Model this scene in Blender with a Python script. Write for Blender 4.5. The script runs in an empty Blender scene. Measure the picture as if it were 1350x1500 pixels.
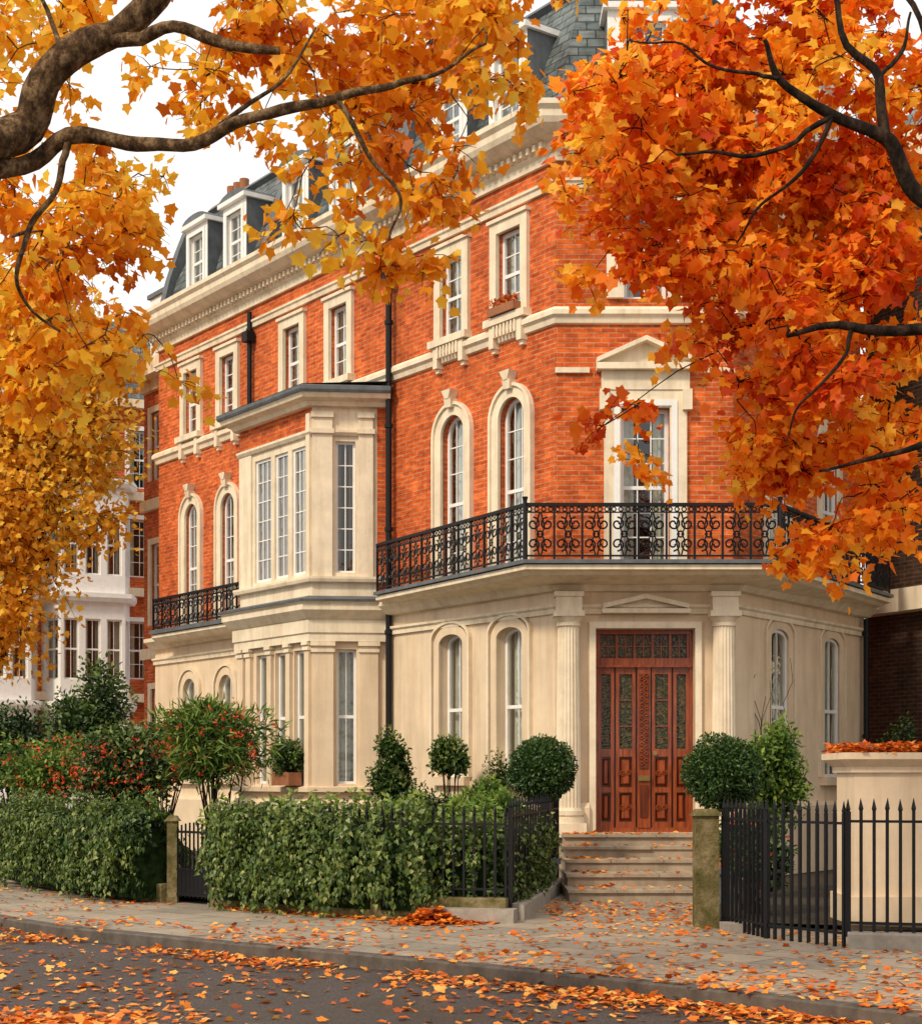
import bpy, math, random
import numpy as np
from mathutils import Vector, noise
random.seed(7); rng=np.random.default_rng(7)
scene=bpy.context.scene
PI=math.pi
# ------------------------------------------------------------------ materials
def newmat(name):
    m=bpy.data.materials.new(name); m.use_nodes=True
    nt=m.node_tree; nt.nodes.clear()
    out=nt.nodes.new('ShaderNodeOutputMaterial')
    return m,nt,out
def N(nt,t,**kw):
    n=nt.nodes.new(t)
    for k,v in kw.items(): setattr(n,k,v)
    return n
def lk(nt,a,b): nt.links.new(a,b)
def c4(c): return (c[0],c[1],c[2],1)
def noisen(nt,coord,scale,detail=4,rough=.6):
    n=N(nt,'ShaderNodeTexNoise'); n.inputs['Scale'].default_value=scale; n.inputs['Detail'].default_value=detail; n.inputs['Roughness'].default_value=rough
    if coord is not None: lk(nt,coord,n.inputs['Vector'])
    return n
def ramp(nt,fac,stops):
    r=N(nt,'ShaderNodeValToRGB'); e=r.color_ramp.elements
    while len(e)<len(stops): e.new(.5)
    for i,(p,c) in enumerate(stops):
        e[i].position=p; e[i].color=c4(c)
    lk(nt,fac,r.inputs['Fac']); return r
def mul(nt,a,b,fac=1.0,mode='MULTIPLY'):
    m=N(nt,'ShaderNodeMix',data_type='RGBA',blend_type=mode); m.inputs[0].default_value=fac
    lk(nt,a,m.inputs[6]); lk(nt,b,m.inputs[7]); return m.outputs[2]
def mapping(nt,src,scale=(1,1,1),rot=(0,0,0)):
    m=N(nt,'ShaderNodeMapping'); m.inputs['Scale'].default_value=scale; m.inputs['Rotation'].default_value=rot
    lk(nt,src,m.inputs['Vector']); return m.outputs[0]
def principled(nt,out,rough=.7,metal=0,spec=.4):
    p=N(nt,'ShaderNodeBsdfPrincipled'); p.inputs['Roughness'].default_value=rough; p.inputs['Metallic'].default_value=metal
    p.inputs['Specular IOR Level'].default_value=spec
    lk(nt,p.outputs[0],out.inputs[0]); return p
def bump(nt,h,p,strength=.3,dist=.01):
    b=N(nt,'ShaderNodeBump'); b.inputs['Strength'].default_value=strength; b.inputs['Distance'].default_value=dist
    lk(nt,h,b.inputs['Height']); lk(nt,b.outputs[0],p.inputs['Normal'])

def mat_brick(name,c1,c2,mort,bw=.225,rh=.075,ms=.009,offset=.5,rough=.85,streak=.5):
    m,nt,out=newmat(name); tc=N(nt,'ShaderNodeTexCoord')
    b=N(nt,'ShaderNodeTexBrick'); b.offset=offset
    b.inputs['Color1'].default_value=c4(c1); b.inputs['Color2'].default_value=c4(c2); b.inputs['Mortar'].default_value=c4(mort)
    b.inputs['Scale'].default_value=1; b.inputs['Brick Width'].default_value=bw; b.inputs['Row Height'].default_value=rh
    b.inputs['Mortar Size'].default_value=ms; b.inputs['Mortar Smooth'].default_value=.2; b.inputs['Bias'].default_value=-.1
    lk(nt,tc.outputs['UV'],b.inputs['Vector'])
    n1=noisen(nt,tc.outputs['Object'],.9,5,.7); r1=ramp(nt,n1.outputs[0],[(.32,(.64,.57,.54)),(.6,(1.12,1.12,1.1))])
    n2=noisen(nt,mapping(nt,tc.outputs['UV'],(4.5,13,1)),1.0,2); r2=ramp(nt,n2.outputs[0],[(.32,(.64,.58,.56)),(.68,(1.28,1.32,1.28))])
    n3=noisen(nt,mapping(nt,tc.outputs['Object'],(2.2,2.2,.25)),1.0,4); r3=ramp(nt,n3.outputs[0],[(.35,(.5,.44,.42)),(.55,(1,1,1))])
    col=mul(nt,mul(nt,b.outputs[0],r1.outputs[0],.85),r2.outputs[0],.9)
    col=mul(nt,col,r3.outputs[0],streak)
    p=principled(nt,out,rough,0,.2); lk(nt,col,p.inputs['Base Color'])
    inv=N(nt,'ShaderNodeMath',operation='MULTIPLY_ADD'); inv.inputs[1].default_value=-1; inv.inputs[2].default_value=1
    lk(nt,b.outputs['Fac'],inv.inputs[0]); bump(nt,inv.outputs[0],p,.6,.01)
    return m
def mat_plain(name,c,rough=.7,var=.25,scale=2.5,streak=.35,bmp=.15,metal=0,spec=.35,fine=60):
    m,nt,out=newmat(name); tc=N(nt,'ShaderNodeTexCoord')
    n1=noisen(nt,tc.outputs['Object'],scale,5,.7); r1=ramp(nt,n1.outputs[0],[(.3,tuple(x*(1-var) for x in c)),(.7,tuple(min(1,x*(1+var*.4)) for x in c))])
    n3=noisen(nt,mapping(nt,tc.outputs['Object'],(5,5,.5)),1.0,4,.65); r3=ramp(nt,n3.outputs[0],[(.34,(.62,.52,.41)),(.54,(1,1,1))])
    col=mul(nt,r1.outputs[0],r3.outputs[0],streak)
    p=principled(nt,out,rough,metal,spec); lk(nt,col,p.inputs['Base Color'])
    n4=noisen(nt,tc.outputs['Object'],fine,2); bump(nt,n4.outputs[0],p,bmp,.006)
    return m
def mat_leaf(name,stops,trans=.4,rough=.5,spec=.3):
    m,nt,out=newmat(name)
    a=N(nt,'ShaderNodeAttribute',attribute_name='rnd'); r=ramp(nt,a.outputs['Fac'],stops)
    p=N(nt,'ShaderNodeBsdfPrincipled'); p.inputs['Roughness'].default_value=rough; p.inputs['Specular IOR Level'].default_value=spec
    t=N(nt,'ShaderNodeBsdfTranslucent'); lk(nt,r.outputs[0],p.inputs['Base Color']); lk(nt,r.outputs[0],t.inputs['Color'])
    mx=N(nt,'ShaderNodeMixShader'); mx.inputs[0].default_value=trans
    lk(nt,p.outputs[0],mx.inputs[1]); lk(nt,t.outputs[0],mx.inputs[2]); lk(nt,mx.outputs[0],out.inputs[0])
    return m
def mat_glass(name):
    m,nt,out=newmat(name); tc=N(nt,'ShaderNodeTexCoord')
    lw=N(nt,'ShaderNodeLayerWeight'); lw.inputs['Blend'].default_value=.35
    mr=N(nt,'ShaderNodeMapRange'); mr.inputs[3].default_value=.08; mr.inputs[4].default_value=.75; lk(nt,lw.outputs['Facing'],mr.inputs[0])
    g=N(nt,'ShaderNodeBsdfGlossy'); g.inputs['Roughness'].default_value=.03; g.inputs['Color'].default_value=(.85,.88,.88,1)
    n=noisen(nt,tc.outputs['Object'],3.0,2); b=N(nt,'ShaderNodeBump'); b.inputs['Strength'].default_value=.45; b.inputs['Distance'].default_value=.04
    lk(nt,n.outputs[0],b.inputs['Height']); lk(nt,b.outputs[0],g.inputs['Normal'])
    t=N(nt,'ShaderNodeBsdfTransparent'); t.inputs['Color'].default_value=(.85,.9,.86,1)
    mx=N(nt,'ShaderNodeMixShader'); lk(nt,mr.outputs[0],mx.inputs[0]); lk(nt,t.outputs[0],mx.inputs[1]); lk(nt,g.outputs[0],mx.inputs[2])
    lk(nt,mx.outputs[0],out.inputs[0]); return m
def mat_wood(name,c1,c2):
    m,nt,out=newmat(name); tc=N(nt,'ShaderNodeTexCoord')
    n=noisen(nt,mapping(nt,tc.outputs['Object'],(16,16,1.3)),2.0,5,.65); r=ramp(nt,n.outputs[0],[(.32,c1),(.68,c2)])
    p=principled(nt,out,.28,0,.5); p.inputs['Coat Weight'].default_value=.35; p.inputs['Coat Roughness'].default_value=.12
    lk(nt,r.outputs[0],p.inputs['Base Color']); bump(nt,n.outputs[0],p,.2,.004); return m
def mat_stained(name):
    m,nt,out=newmat(name); tc=N(nt,'ShaderNodeTexCoord')
    v=N(nt,'ShaderNodeTexVoronoi'); v.inputs['Scale'].default_value=24; lk(nt,tc.outputs['Object'],v.inputs['Vector'])
    s=N(nt,'ShaderNodeSeparateColor'); lk(nt,v.outputs['Color'],s.inputs[0])
    r=ramp(nt,s.outputs[0],[(0,(.015,.022,.010)),(.4,(.030,.036,.014)),(.7,(.065,.050,.018)),(1,(.12,.07,.02))])
    p=principled(nt,out,.10,0,.6); lk(nt,r.outputs[0],p.inputs['Base Color']); bump(nt,v.outputs['Distance'],p,.4,.01); return m

M={}
M['brick']=mat_brick('red_brick',(.68,.128,.022),(.47,.072,.016),(.52,.22,.11),ms=.010,streak=.38)
M['brickD']=mat_brick('dark_brick',(.085,.042,.026),(.05,.028,.02),(.12,.09,.07))
M['slate']=mat_brick('roof_slate',(.17,.20,.21),(.085,.11,.12),(.04,.05,.055),bw=.28,rh=.16,ms=.012,rough=.45)
M['stucco']=mat_plain('cream_stucco',(.75,.59,.415),.75,.15,1.3,.30)
M['trim']=mat_plain('cream_stone_trim',(.82,.70,.525),.7,.17,3.0,.40)
M['white']=mat_plain('white_paint',(.83,.82,.80),.4,.08,6,.12,.05)
M['lead']=mat_plain('lead_sheet',(.12,.135,.15),.5,.4,4,.3)
M['iron']=mat_plain('black_iron',(.008,.008,.010),.5,.3,9,.1,.1,0,.25)
M['glass']=mat_glass('window_glass')
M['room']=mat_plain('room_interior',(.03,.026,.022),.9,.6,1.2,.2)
M['curtain']=mat_plain('curtain_cloth',(.68,.65,.58),.9,.2,3,.2)
M['curtainB']=mat_plain('brown_curtain_cloth',(.34,.18,.10),.9,.4,3,.2)
M['door']=mat_wood('mahogany',(.12,.020,.006),(.36,.078,.019))
M['doorD']=mat_wood('mahogany_dark',(.05,.009,.004),(.17,.035,.01))
M['brass']=mat_plain('brass',(.6,.4,.15),.3,.2,5,.1,.05,1)
M['amber']=mat_stained('stained_glass')
M['step']=mat_plain('york_stone_step',(.42,.33,.24),.75,.4,3,.4,.3)
M['granite']=mat_plain('granite_block',(.36,.32,.27),.7,.3,8,.2,.3)
M['kerbm']=mat_plain('weathered_kerb_stone',(.11,.09,.073),.7,.5,5,.3,.4)
M['terracotta']=mat_plain('terracotta',(.33,.13,.06),.8,.3,6,.3)
M['soil']=mat_plain('soil',(.045,.032,.02),.95,.5,4,.2,.6)
def mat_moss():
    m,nt,out=newmat('mossy_stone'); tc=N(nt,'ShaderNodeTexCoord')
    n=noisen(nt,tc.outputs['Object'],3.2,6,.75); r=ramp(nt,n.outputs[0],[(.34,(.05,.05,.014)),(.5,(.13,.105,.04)),(.66,(.27,.21,.12))])
    p=principled(nt,out,.9,0,.2); lk(nt,r.outputs[0],p.inputs['Base Color'])
    n2=noisen(nt,tc.outputs['Object'],25,4); bump(nt,n2.outputs[0],p,.8,.02); return m
M['moss']=mat_moss()
def mat_bark(name,a,b,c,sc=(6,6,2.5)):
    m,nt,out=newmat(name); tc=N(nt,'ShaderNodeTexCoord')
    n=noisen(nt,mapping(nt,tc.outputs['Object'],sc),2.0,6,.7); r=ramp(nt,n.outputs[0],[(.38,a),(.5,b),(.62,c)])
    p=principled(nt,out,.9,0,.15); lk(nt,r.outputs[0],p.inputs['Base Color'])
    bump(nt,n.outputs[0],p,1,.05); return m
M['barkP']=mat_bark('plane_bark',(.035,.02,.011),(.12,.065,.03),(.30,.19,.10),(9,9,6))
M['barkM']=mat_bark('dark_bark',(.008,.005,.004),(.022,.013,.009),(.06,.035,.022))
M['leafO']=mat_leaf('maple_leaves_orange',[(0,(.66,.07,.007)),(.25,(.88,.18,.011)),(.6,(.98,.36,.018)),(1,(1.0,.64,.06))],.52)
M['leafY']=mat_leaf('plane_leaves_amber',[(0,(.62,.16,.010)),(.3,(.92,.36,.015)),(.65,(.99,.57,.035)),(1,(.97,.76,.10))],.54)
M['leafG']=mat_leaf('golden_leaves',[(0,(.62,.26,.02)),(.4,(.90,.46,.03)),(.8,(.96,.64,.07)),(1,(.80,.65,.14))],.5)
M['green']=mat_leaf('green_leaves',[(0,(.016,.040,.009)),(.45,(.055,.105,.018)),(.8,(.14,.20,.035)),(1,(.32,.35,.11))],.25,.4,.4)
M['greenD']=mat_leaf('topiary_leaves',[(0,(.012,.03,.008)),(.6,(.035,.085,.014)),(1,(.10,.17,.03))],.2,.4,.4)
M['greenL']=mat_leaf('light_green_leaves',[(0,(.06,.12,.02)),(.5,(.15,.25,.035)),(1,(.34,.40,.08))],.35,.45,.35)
M['flower']=mat_leaf('red_petals',[(0,(.6,.02,.01)),(1,(.9,.14,.04))],.3)
M['fallen']=mat_leaf('fallen_leaf_litter',[(0,(.30,.06,.012)),(.3,(.68,.14,.012)),(.7,(.92,.30,.03)),(1,(.85,.50,.13))],.15)
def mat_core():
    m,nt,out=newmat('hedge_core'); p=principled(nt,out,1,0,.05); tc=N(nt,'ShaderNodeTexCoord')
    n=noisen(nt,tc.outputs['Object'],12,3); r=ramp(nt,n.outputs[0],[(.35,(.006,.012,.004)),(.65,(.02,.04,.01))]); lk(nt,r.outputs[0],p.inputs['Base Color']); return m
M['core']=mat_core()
def mat_paving():
    m,nt,out=newmat('york_stone_paving'); tc=N(nt,'ShaderNodeTexCoord')
    mp=mapping(nt,tc.outputs['Object'],(1,1,1),(0,0,math.radians(42)))
    b=N(nt,'ShaderNodeTexBrick'); b.offset=.43
    b.inputs['Color1'].default_value=(.44,.37,.29,1); b.inputs['Color2'].default_value=(.30,.27,.23,1); b.inputs['Mortar'].default_value=(.11,.09,.07,1)
    b.inputs['Scale'].default_value=1; b.inputs['Brick Width'].default_value=.85; b.inputs['Row Height'].default_value=.58; b.inputs['Mortar Size'].default_value=.010; b.inputs['Bias'].default_value=0
    lk(nt,mp,b.inputs['Vector'])
    n1=noisen(nt,tc.outputs['Object'],1.1,6,.7); r1=ramp(nt,n1.outputs[0],[(.3,(.64,.62,.60)),(.7,(1.18,1.12,1.04))])
    n2=noisen(nt,tc.outputs['Object'],14,3,.7); r2=ramp(nt,n2.outputs[0],[(.3,(.78,.78,.78)),(.7,(1.1,1.1,1.1))])
    col=mul(nt,mul(nt,b.outputs[0],r1.outputs[0],.9),r2.outputs[0],.9)
    p=principled(nt,out,.5,0,.45); lk(nt,col,p.inputs['Base Color'])
    inv=N(nt,'ShaderNodeMath',operation='MULTIPLY_ADD'); inv.inputs[1].default_value=-1; inv.inputs[2].default_value=1
    lk(nt,b.outputs['Fac'],inv.inputs[0]); bump(nt,inv.outputs[0],p,.5,.008); return m
M['paving']=mat_paving()
def mat_asphalt():
    m,nt,out=newmat('asphalt'); tc=N(nt,'ShaderNodeTexCoord')
    n=noisen(nt,tc.outputs['Object'],60,3,.85); r=ramp(nt,n.outputs[0],[(.3,(.016,.014,.014)),(.52,(.044,.037,.036)),(.72,(.20,.17,.16))])
    n1=noisen(nt,tc.outputs['Object'],.7,5,.7); r1=ramp(nt,n1.outputs[0],[(.3,(.7,.68,.68)),(.7,(1.2,1.12,1.08))])
    p=principled(nt,out,.6,0,.5); lk(nt,mul(nt,r.outputs[0],r1.outputs[0],1),p.inputs['Base Color'])
    rr=ramp(nt,n1.outputs[0],[(.38,(.34,.34,.34)),(.6,(.62,.62,.62))]); lk(nt,rr.outputs[0],p.inputs['Roughness'])
    bump(nt,n.outputs[0],p,.7,.012); return m
M['asphalt']=mat_asphalt()
M['groundm']=mat_plain('earth',(.10,.095,.06),.95,.4,.4,.1,.3)

# ------------------------------------------------------------------ mesh helpers
class MB:
    def __init__(s): s.v=[]; s.f=[]
    def poly(s,pts):
        i=len(s.v); s.v+=[tuple(p) for p in pts]; s.f.append(tuple(range(i,i+len(pts))))
    def hexa(s,p):
        i=len(s.v); s.v+=[tuple(q) for q in p]
        for q in ((0,3,2,1),(4,5,6,7),(0,1,5,4),(1,2,6,5),(2,3,7,6),(3,0,4,7)): s.f.append(tuple(i+k for k in q))
    def grid(s,rows,closed=False):
        i=len(s.v); n=len(rows[0])
        for r in rows: s.v+=[tuple(p) for p in r]
        for a in range(len(rows)-1):
            for b in range(n if closed else n-1):
                c=(b+1)%n
                s.f.append((i+a*n+b,i+a*n+c,i+(a+1)*n+c,i+(a+1)*n+b))
def empty(name,loc=(0,0,0)):
    e=bpy.data.objects.new(name,None); scene.collection.objects.link(e); e.location=loc; e.empty_display_size=.3
    return e
def obj(name,mb,mat,parent=None,uv=True,smooth=False):
    if not mb.f: return None
    me=bpy.data.meshes.new(name); me.from_pydata(mb.v,[],mb.f); me.update()
    if uv:
        ul=me.uv_layers.new(name='UVMap'); vs=me.vertices; lp=me.loops
        for p in me.polygons:
            n=p.normal
            if abs(n.z)<.75:
                l=math.hypot(n.x,n.y) or 1; tx,ty=-n.y/l,n.x/l
                for li in p.loop_indices:
                    c=vs[lp[li].vertex_index].co; ul.data[li].uv=(c.x*tx+c.y*ty,c.z)
            else:
                for li in p.loop_indices:
                    c=vs[lp[li].vertex_index].co; ul.data[li].uv=(c.x,c.y)
    if smooth: me.polygons.foreach_set('use_smooth',[True]*len(me.polygons))
    me.materials.append(M[mat])
    o=bpy.data.objects.new(name,me); scene.collection.objects.link(o)
    if parent: o.parent=parent
    return o
class Fr:
    def __init__(s,p,q,outward='cw'):
        s.O=Vector((p[0],p[1])); d=Vector((q[0],q[1]))-s.O; s.len=d.length; s.D=d/d.length
        s.N=Vector((s.D.y,-s.D.x)) if outward=='cw' else Vector((-s.D.y,s.D.x))
    def pt(s,t,z,o=0):
        a=s.O+s.D*t+s.N*o; return (a.x,a.y,z)
    def xy(s,t,o=0):
        a=s.O+s.D*t+s.N*o; return (a.x,a.y)
def fbox(mb,fr,t0,t1,z0,z1,o0,o1):
    mb.hexa([fr.pt(t0,z0,o0),fr.pt(t1,z0,o0),fr.pt(t1,z0,o1),fr.pt(t0,z0,o1),fr.pt(t0,z1,o0),fr.pt(t1,z1,o0),fr.pt(t1,z1,o1),fr.pt(t0,z1,o1)])
def wbox(mb,x0,x1,y0,y1,z0,z1):
    mb.hexa([(x0,y0,z0),(x1,y0,z0),(x1,y1,z0),(x0,y1,z0),(x0,y0,z1),(x1,y0,z1),(x1,y1,z1),(x0,y1,z1)])
def offpath(path,o,closed=False):
    n=len(path); res=[]
    for i in range(n):
        p=Vector(path[i]); ns=[]
        if closed or i>0:
            d=(p-Vector(path[i-1])).normalized(); ns.append(Vector((d.y,-d.x)))
        if closed or i<n-1:
            d=(Vector(path[(i+1)%n])-p).normalized(); ns.append(Vector((d.y,-d.x)))
        if len(ns)==2:
            m=ns[0]+ns[1]; m=m/m.length_squared*2
        else: m=ns[0]
        r=p+m*o; res.append((r.x,r.y))
    return res
def sweep(mb,path,prof,closed=False,caps=True):
    rows=[]
    for o,z in prof:
        rows.append([(x,y,z) for x,y in offpath(path,o,closed)])
    mb.grid(rows,closed)
    if caps and not closed:
        mb.poly([r[0] for r in rows]); mb.poly([r[-1] for r in rows][::-1])
def tube(mb,pts,rads,sides=6,cap=False):
    pts=[Vector(p) for p in pts]; rows=[]; n=len(pts); ref=None
    for i,p in enumerate(pts):
        t=(pts[min(i+1,n-1)]-pts[max(i-1,0)])
        if t.length<1e-7: t=Vector((0,0,1))
        t.normalize()
        if ref is None:
            ref=t.cross(Vector((0,0,1)))
            if ref.length<.1: ref=t.cross(Vector((0,1,0)))
        ref=(ref-t*ref.dot(t)); ref.normalize(); b=t.cross(ref)
        r=rads[i] if hasattr(rads,'__len__') else rads
        rows.append([p+ref*(math.cos(a)*r)+b*(math.sin(a)*r) for a in [2*PI*k/sides for k in range(sides)]])
    mb.grid(rows,True)
    if cap: mb.poly(rows[0]); mb.poly(rows[-1])
def H(tc,w,z0,z1,rise=0): return dict(t0=tc-w/2,t1=tc+w/2,z0=z0,z1=z1,rise=rise)
def outline(h,e=0,n=14,eb=None):
    t0,t1,z0,z1,r=h['t0']-e,h['t1']+e,h['z0']-(e if eb is None else eb),h['z1']+e,h['rise']
    if r==0: return [(t0,z0),(t0,z1),(t1,z1),(t1,z0)]
    tc=(t0+t1)/2; w=(t1-t0)/2; rr=r+e; zs=z1-rr
    return [(t0,z0)]+[(tc-w*math.cos(PI*k/n),zs+rr*math.sin(PI*k/n)) for k in range(n+1)]+[(t1,z0)]
def wall(mb,fr,t0,t1,z0,z1,holes=(),o=0,reveal=.22,rmb=None):
    ts=sorted(set([t0,t1]+[h[k] for h in holes for k in('t0','t1')])); zs=sorted(set([z0,z1]+[h[k] for h in holes for k in('z0','z1')]))
    ts=[t for t in ts if t0<=t<=t1]; zs=[z for z in zs if z0<=z<=z1]
    for a,b in zip(ts,ts[1:]):
        for c,d in zip(zs,zs[1:]):
            m,k=(a+b)/2,(c+d)/2
            if any(h['t0']<m<h['t1'] and h['z0']<k<h['z1'] for h in holes): continue
            mb.poly([fr.pt(a,c,o),fr.pt(b,c,o),fr.pt(b,d,o),fr.pt(a,d,o)])
    for h in holes:
        ol=outline(h)
        if h['rise']:
            arc=ol[1:-1]; zt=h['z1']
            for p,q in zip(arc,arc[1:]):
                pts=[fr.pt(p[0],p[1],o),fr.pt(q[0],q[1],o)]
                if abs(q[1]-zt)>1e-6: pts.append(fr.pt(q[0],zt,o))
                if abs(p[1]-zt)>1e-6: pts.append(fr.pt(p[0],zt,o))
                if len(pts)>2: mb.poly(pts)
        r=rmb or mb
        r.grid([[fr.pt(t,z,o) for t,z in ol+[ol[0]]],[fr.pt(t,z,o-reveal) for t,z in ol+[ol[0]]]])
def surround(mb,fr,h,w,proud,o=0,inner=0.0,eb=0):
    a=outline(h,-inner,eb=0); b=outline(h,w,eb=eb)
    A=[fr.pt(t,z,o+proud) for t,z in a]; B=[fr.pt(t,z,o+proud) for t,z in b]; B0=[fr.pt(t,z,o-.01) for t,z in b]; A0=[fr.pt(t,z,o-.03) for t,z in a]
    mb.grid([A0,A,B,B0])
    mb.poly([A0[0],A[0],B[0],B0[0]]); mb.poly([A0[-1],A[-1],B[-1],B0[-1]])
def inner_z(h,t):
    if not h['rise']: return h['z1']
    tc=(h['t0']+h['t1'])/2; w=(h['t1']-h['t0'])/2; x=max(-1,min(1,(t-tc)/w)); return h['z1']-h['rise']+h['rise']*math.sqrt(max(0,1-x*x))
def inner_w(h,z):
    w=(h['t1']-h['t0'])/2
    if not h['rise'] or z<h['z1']-h['rise']: return w
    y=(z-(h['z1']-h['rise']))/h['rise']; return w*math.sqrt(max(0,1-y*y))
def window(P,fr,h,o=-.13,nx=2,ny=4,fw=.05,curt='side',bar=.018,split=True):
    wh,gl,rm,cu=P['white'],P['glass'],P['room'],P['cb' if curt=='brown' else 'curtain']
    ol=outline(h); inn=outline(h,-fw)
    F=[fr.pt(t,z,o) for t,z in inn+[inn[0]]]; Fo=[fr.pt(t,z,o) for t,z in ol+[ol[0]]]; Fb=[fr.pt(t,z,o-.05) for t,z in inn+[inn[0]]]
    wh.grid([Fo,F,Fb])
    z0,z1=h['z0']+fw,h['z1']-fw; t0,t1=h['t0']+fw,h['t1']-fw; tc=(t0+t1)/2
    zm=z0+(z1-z0)*(.5 if not h['rise'] else .47)
    if split: fbox(wh,fr,t0-.005,t1+.005,zm-.028,zm+.028,o-.045,o-.004)
    for i in range(1,nx):
        t=t0+(t1-t0)*i/nx
        fbox(wh,fr,t-bar/2,t+bar/2,z0,inner_z(h,t)-fw*.7,o-.04,o-.012)
    for j in range(1,ny):
        z=z0+(z1-z0)*j/ny
        if split and abs(z-zm)<.08: continue
        w=inner_w(h,z)-fw*.7
        fbox(wh,fr,tc-w,tc+w,z-bar/2,z+bar/2,o-.038,o-.014)
    gl.poly([fr.pt(t,z,o-.03) for t,z in ol])
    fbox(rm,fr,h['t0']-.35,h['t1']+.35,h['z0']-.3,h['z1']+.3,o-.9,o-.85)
    W=t1-t0
    spans=[]
    if curt in('side','brown'): f=random.uniform(.2,.34); spans=[(t0-.03,t0+W*f,h['z0'],h['z1']),(t1-W*f,t1+.03,h['z0'],h['z1'])]
    elif curt=='full': spans=[(t0-.03,t1+.03,h['z0'],h['z1'])]
    elif curt=='net': spans=[(t0-.03,t1+.03,h['z0'],zm)]
    elif curt=='blind': spans=[(t0-.03,t1+.03,z1-(z1-z0)*random.uniform(.25,.45),h['z1'])]
    for a,b,c,d in spans:
        n=max(6,int((b-a)*45)); ph=random.random()*6
        row=[(a+(b-a)*k/n,(0 if curt=='blind' else .022*math.sin(k*1.25+ph)+.01*math.sin(k*.5))) for k in range(n+1)]
        cu.grid([[fr.pt(t,c,o-.16+q) for t,q in row],[fr.pt(t,d,o-.16+q*.7) for t,q in row]])
# ------------------------------------------------------------------ leaf batches
MAPLE=np.array([(0,-.05,0),(0,1,-.05),(.12,.0,.02),(.44,-.02,.05),(.40,.22,.05),(.58,.50,.06),(.28,.62,.04),
                (-.12,.0,.02),(-.44,-.02,.05),(-.40,.22,.05),(-.58,.50,.06),(-.28,.62,.04)],float)
MAPLEF=[(0,2,3,4,5,6,1),(0,1,11,10,9,8,7)]
OVAL=np.array([(0,0,0),(0,1,-.08),(.24,.28,.07),(.24,.62,.06),(-.24,.28,.07),(-.24,.62,.06)],float); OVALF=[(0,2,3,1),(0,1,5,4)]
IVY=np.array([(0,.05,0),(0,1,-.10),(.32,.0,.05),(.36,.36,.07),(.15,.62,.05),(-.32,.0,.05),(-.36,.36,.07),(-.15,.62,.05)],float); IVYF=[(0,2,3,4,1),(0,1,7,6,5)]
LANCE=np.array([(0,0,0),(0,1,-.15),(.09,.35,.02),(-.09,.35,.02)],float); LANCEF=[(0,2,1),(0,1,3)]
def leaves(name,C,T,Nn,S,rnd,mat,parent=None,shape='maple'):
    TM,TF={'maple':(MAPLE,MAPLEF),'oval':(OVAL,OVALF),'lance':(LANCE,LANCEF),'ivy':(IVY,IVYF)}[shape]
    C=np.asarray(C,float);T=np.asarray(T,float);Nn=np.asarray(Nn,float);S=np.asarray(S,float);n=len(C)
    T=T/(np.linalg.norm(T,axis=1,keepdims=True)+1e-9)
    Z=Nn-(Nn*T).sum(1,keepdims=True)*T; Z/=np.linalg.norm(Z,axis=1,keepdims=True)+1e-9
    X=np.cross(T,Z)
    curl=rng.uniform(-.5,2.4,n); wd=rng.uniform(.7,1.1,n)
    V=(TM[None,:,0:1]*wd[:,None,None]*X[:,None,:]+TM[None,:,1:2]*T[:,None,:]+TM[None,:,2:3]*curl[:,None,None]*Z[:,None,:])*S[:,None,None]+C[:,None,:]
    k=len(TM); V=V.reshape(-1,3).astype(np.float32)
    fl=[i for f in TF for i in f]; starts=np.cumsum([0]+[len(f) for f in TF])[:-1]; L=len(fl)
    loops=(np.array(fl)[None,:]+(np.arange(n)*k)[:,None]).ravel().astype(np.int32)
    ls=(starts[None,:]+(np.arange(n)*L)[:,None]).ravel().astype(np.int32)
    me=bpy.data.meshes.new(name); me.vertices.add(len(V)); me.vertices.foreach_set('co',V.ravel())
    me.loops.add(len(loops)); me.loops.foreach_set('vertex_index',loops)
    me.polygons.add(len(ls)); me.polygons.foreach_set('loop_start',ls)
    me.update(calc_edges=True)
    at=me.attributes.new('rnd','FLOAT','POINT'); at.data.foreach_set('value',np.repeat(np.clip(rnd,0,1),k).astype(np.float32))
    me.materials.append(M[mat]); o=bpy.data.objects.new(name,me); scene.collection.objects.link(o)
    if parent: o.parent=parent
    return o
def runit(n):
    v=rng.normal(size=(n,3)); return v/np.linalg.norm(v,axis=1,keepdims=True)
def blobs_sample(blobs,dens):
    out=[]
    for b in blobs:
        x,y,z,r=b[:4]; d=b[4] if len(b)>4 else 1; ry=b[5] if len(b)>5 else r
        n=max(1,int(dens*d*r*r*ry*4.2+.5))
        p=runit(n)*(rng.uniform(0,1,(n,1))**(1/2.4)); out.append(p*np.array([r,ry,r*.92])+np.array([x,y,z]))
    return np.vstack(out)
def catmull(pts,n=6):
    P=[Vector(p) for p in pts]; P=[P[0]*2-P[1]]+P+[P[-1]*2-P[-2]]; out=[]
    for i in range(1,len(P)-2):
        for k in range(n):
            t=k/n; a,b,c,d=P[i-1],P[i],P[i+1],P[i+2]
            out.append(.5*((2*b)+(c-a)*t+(2*a-5*b+4*c-d)*t*t+(3*b-a-3*c+d)*t**3))
    out.append(P[-2]); return out
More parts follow.
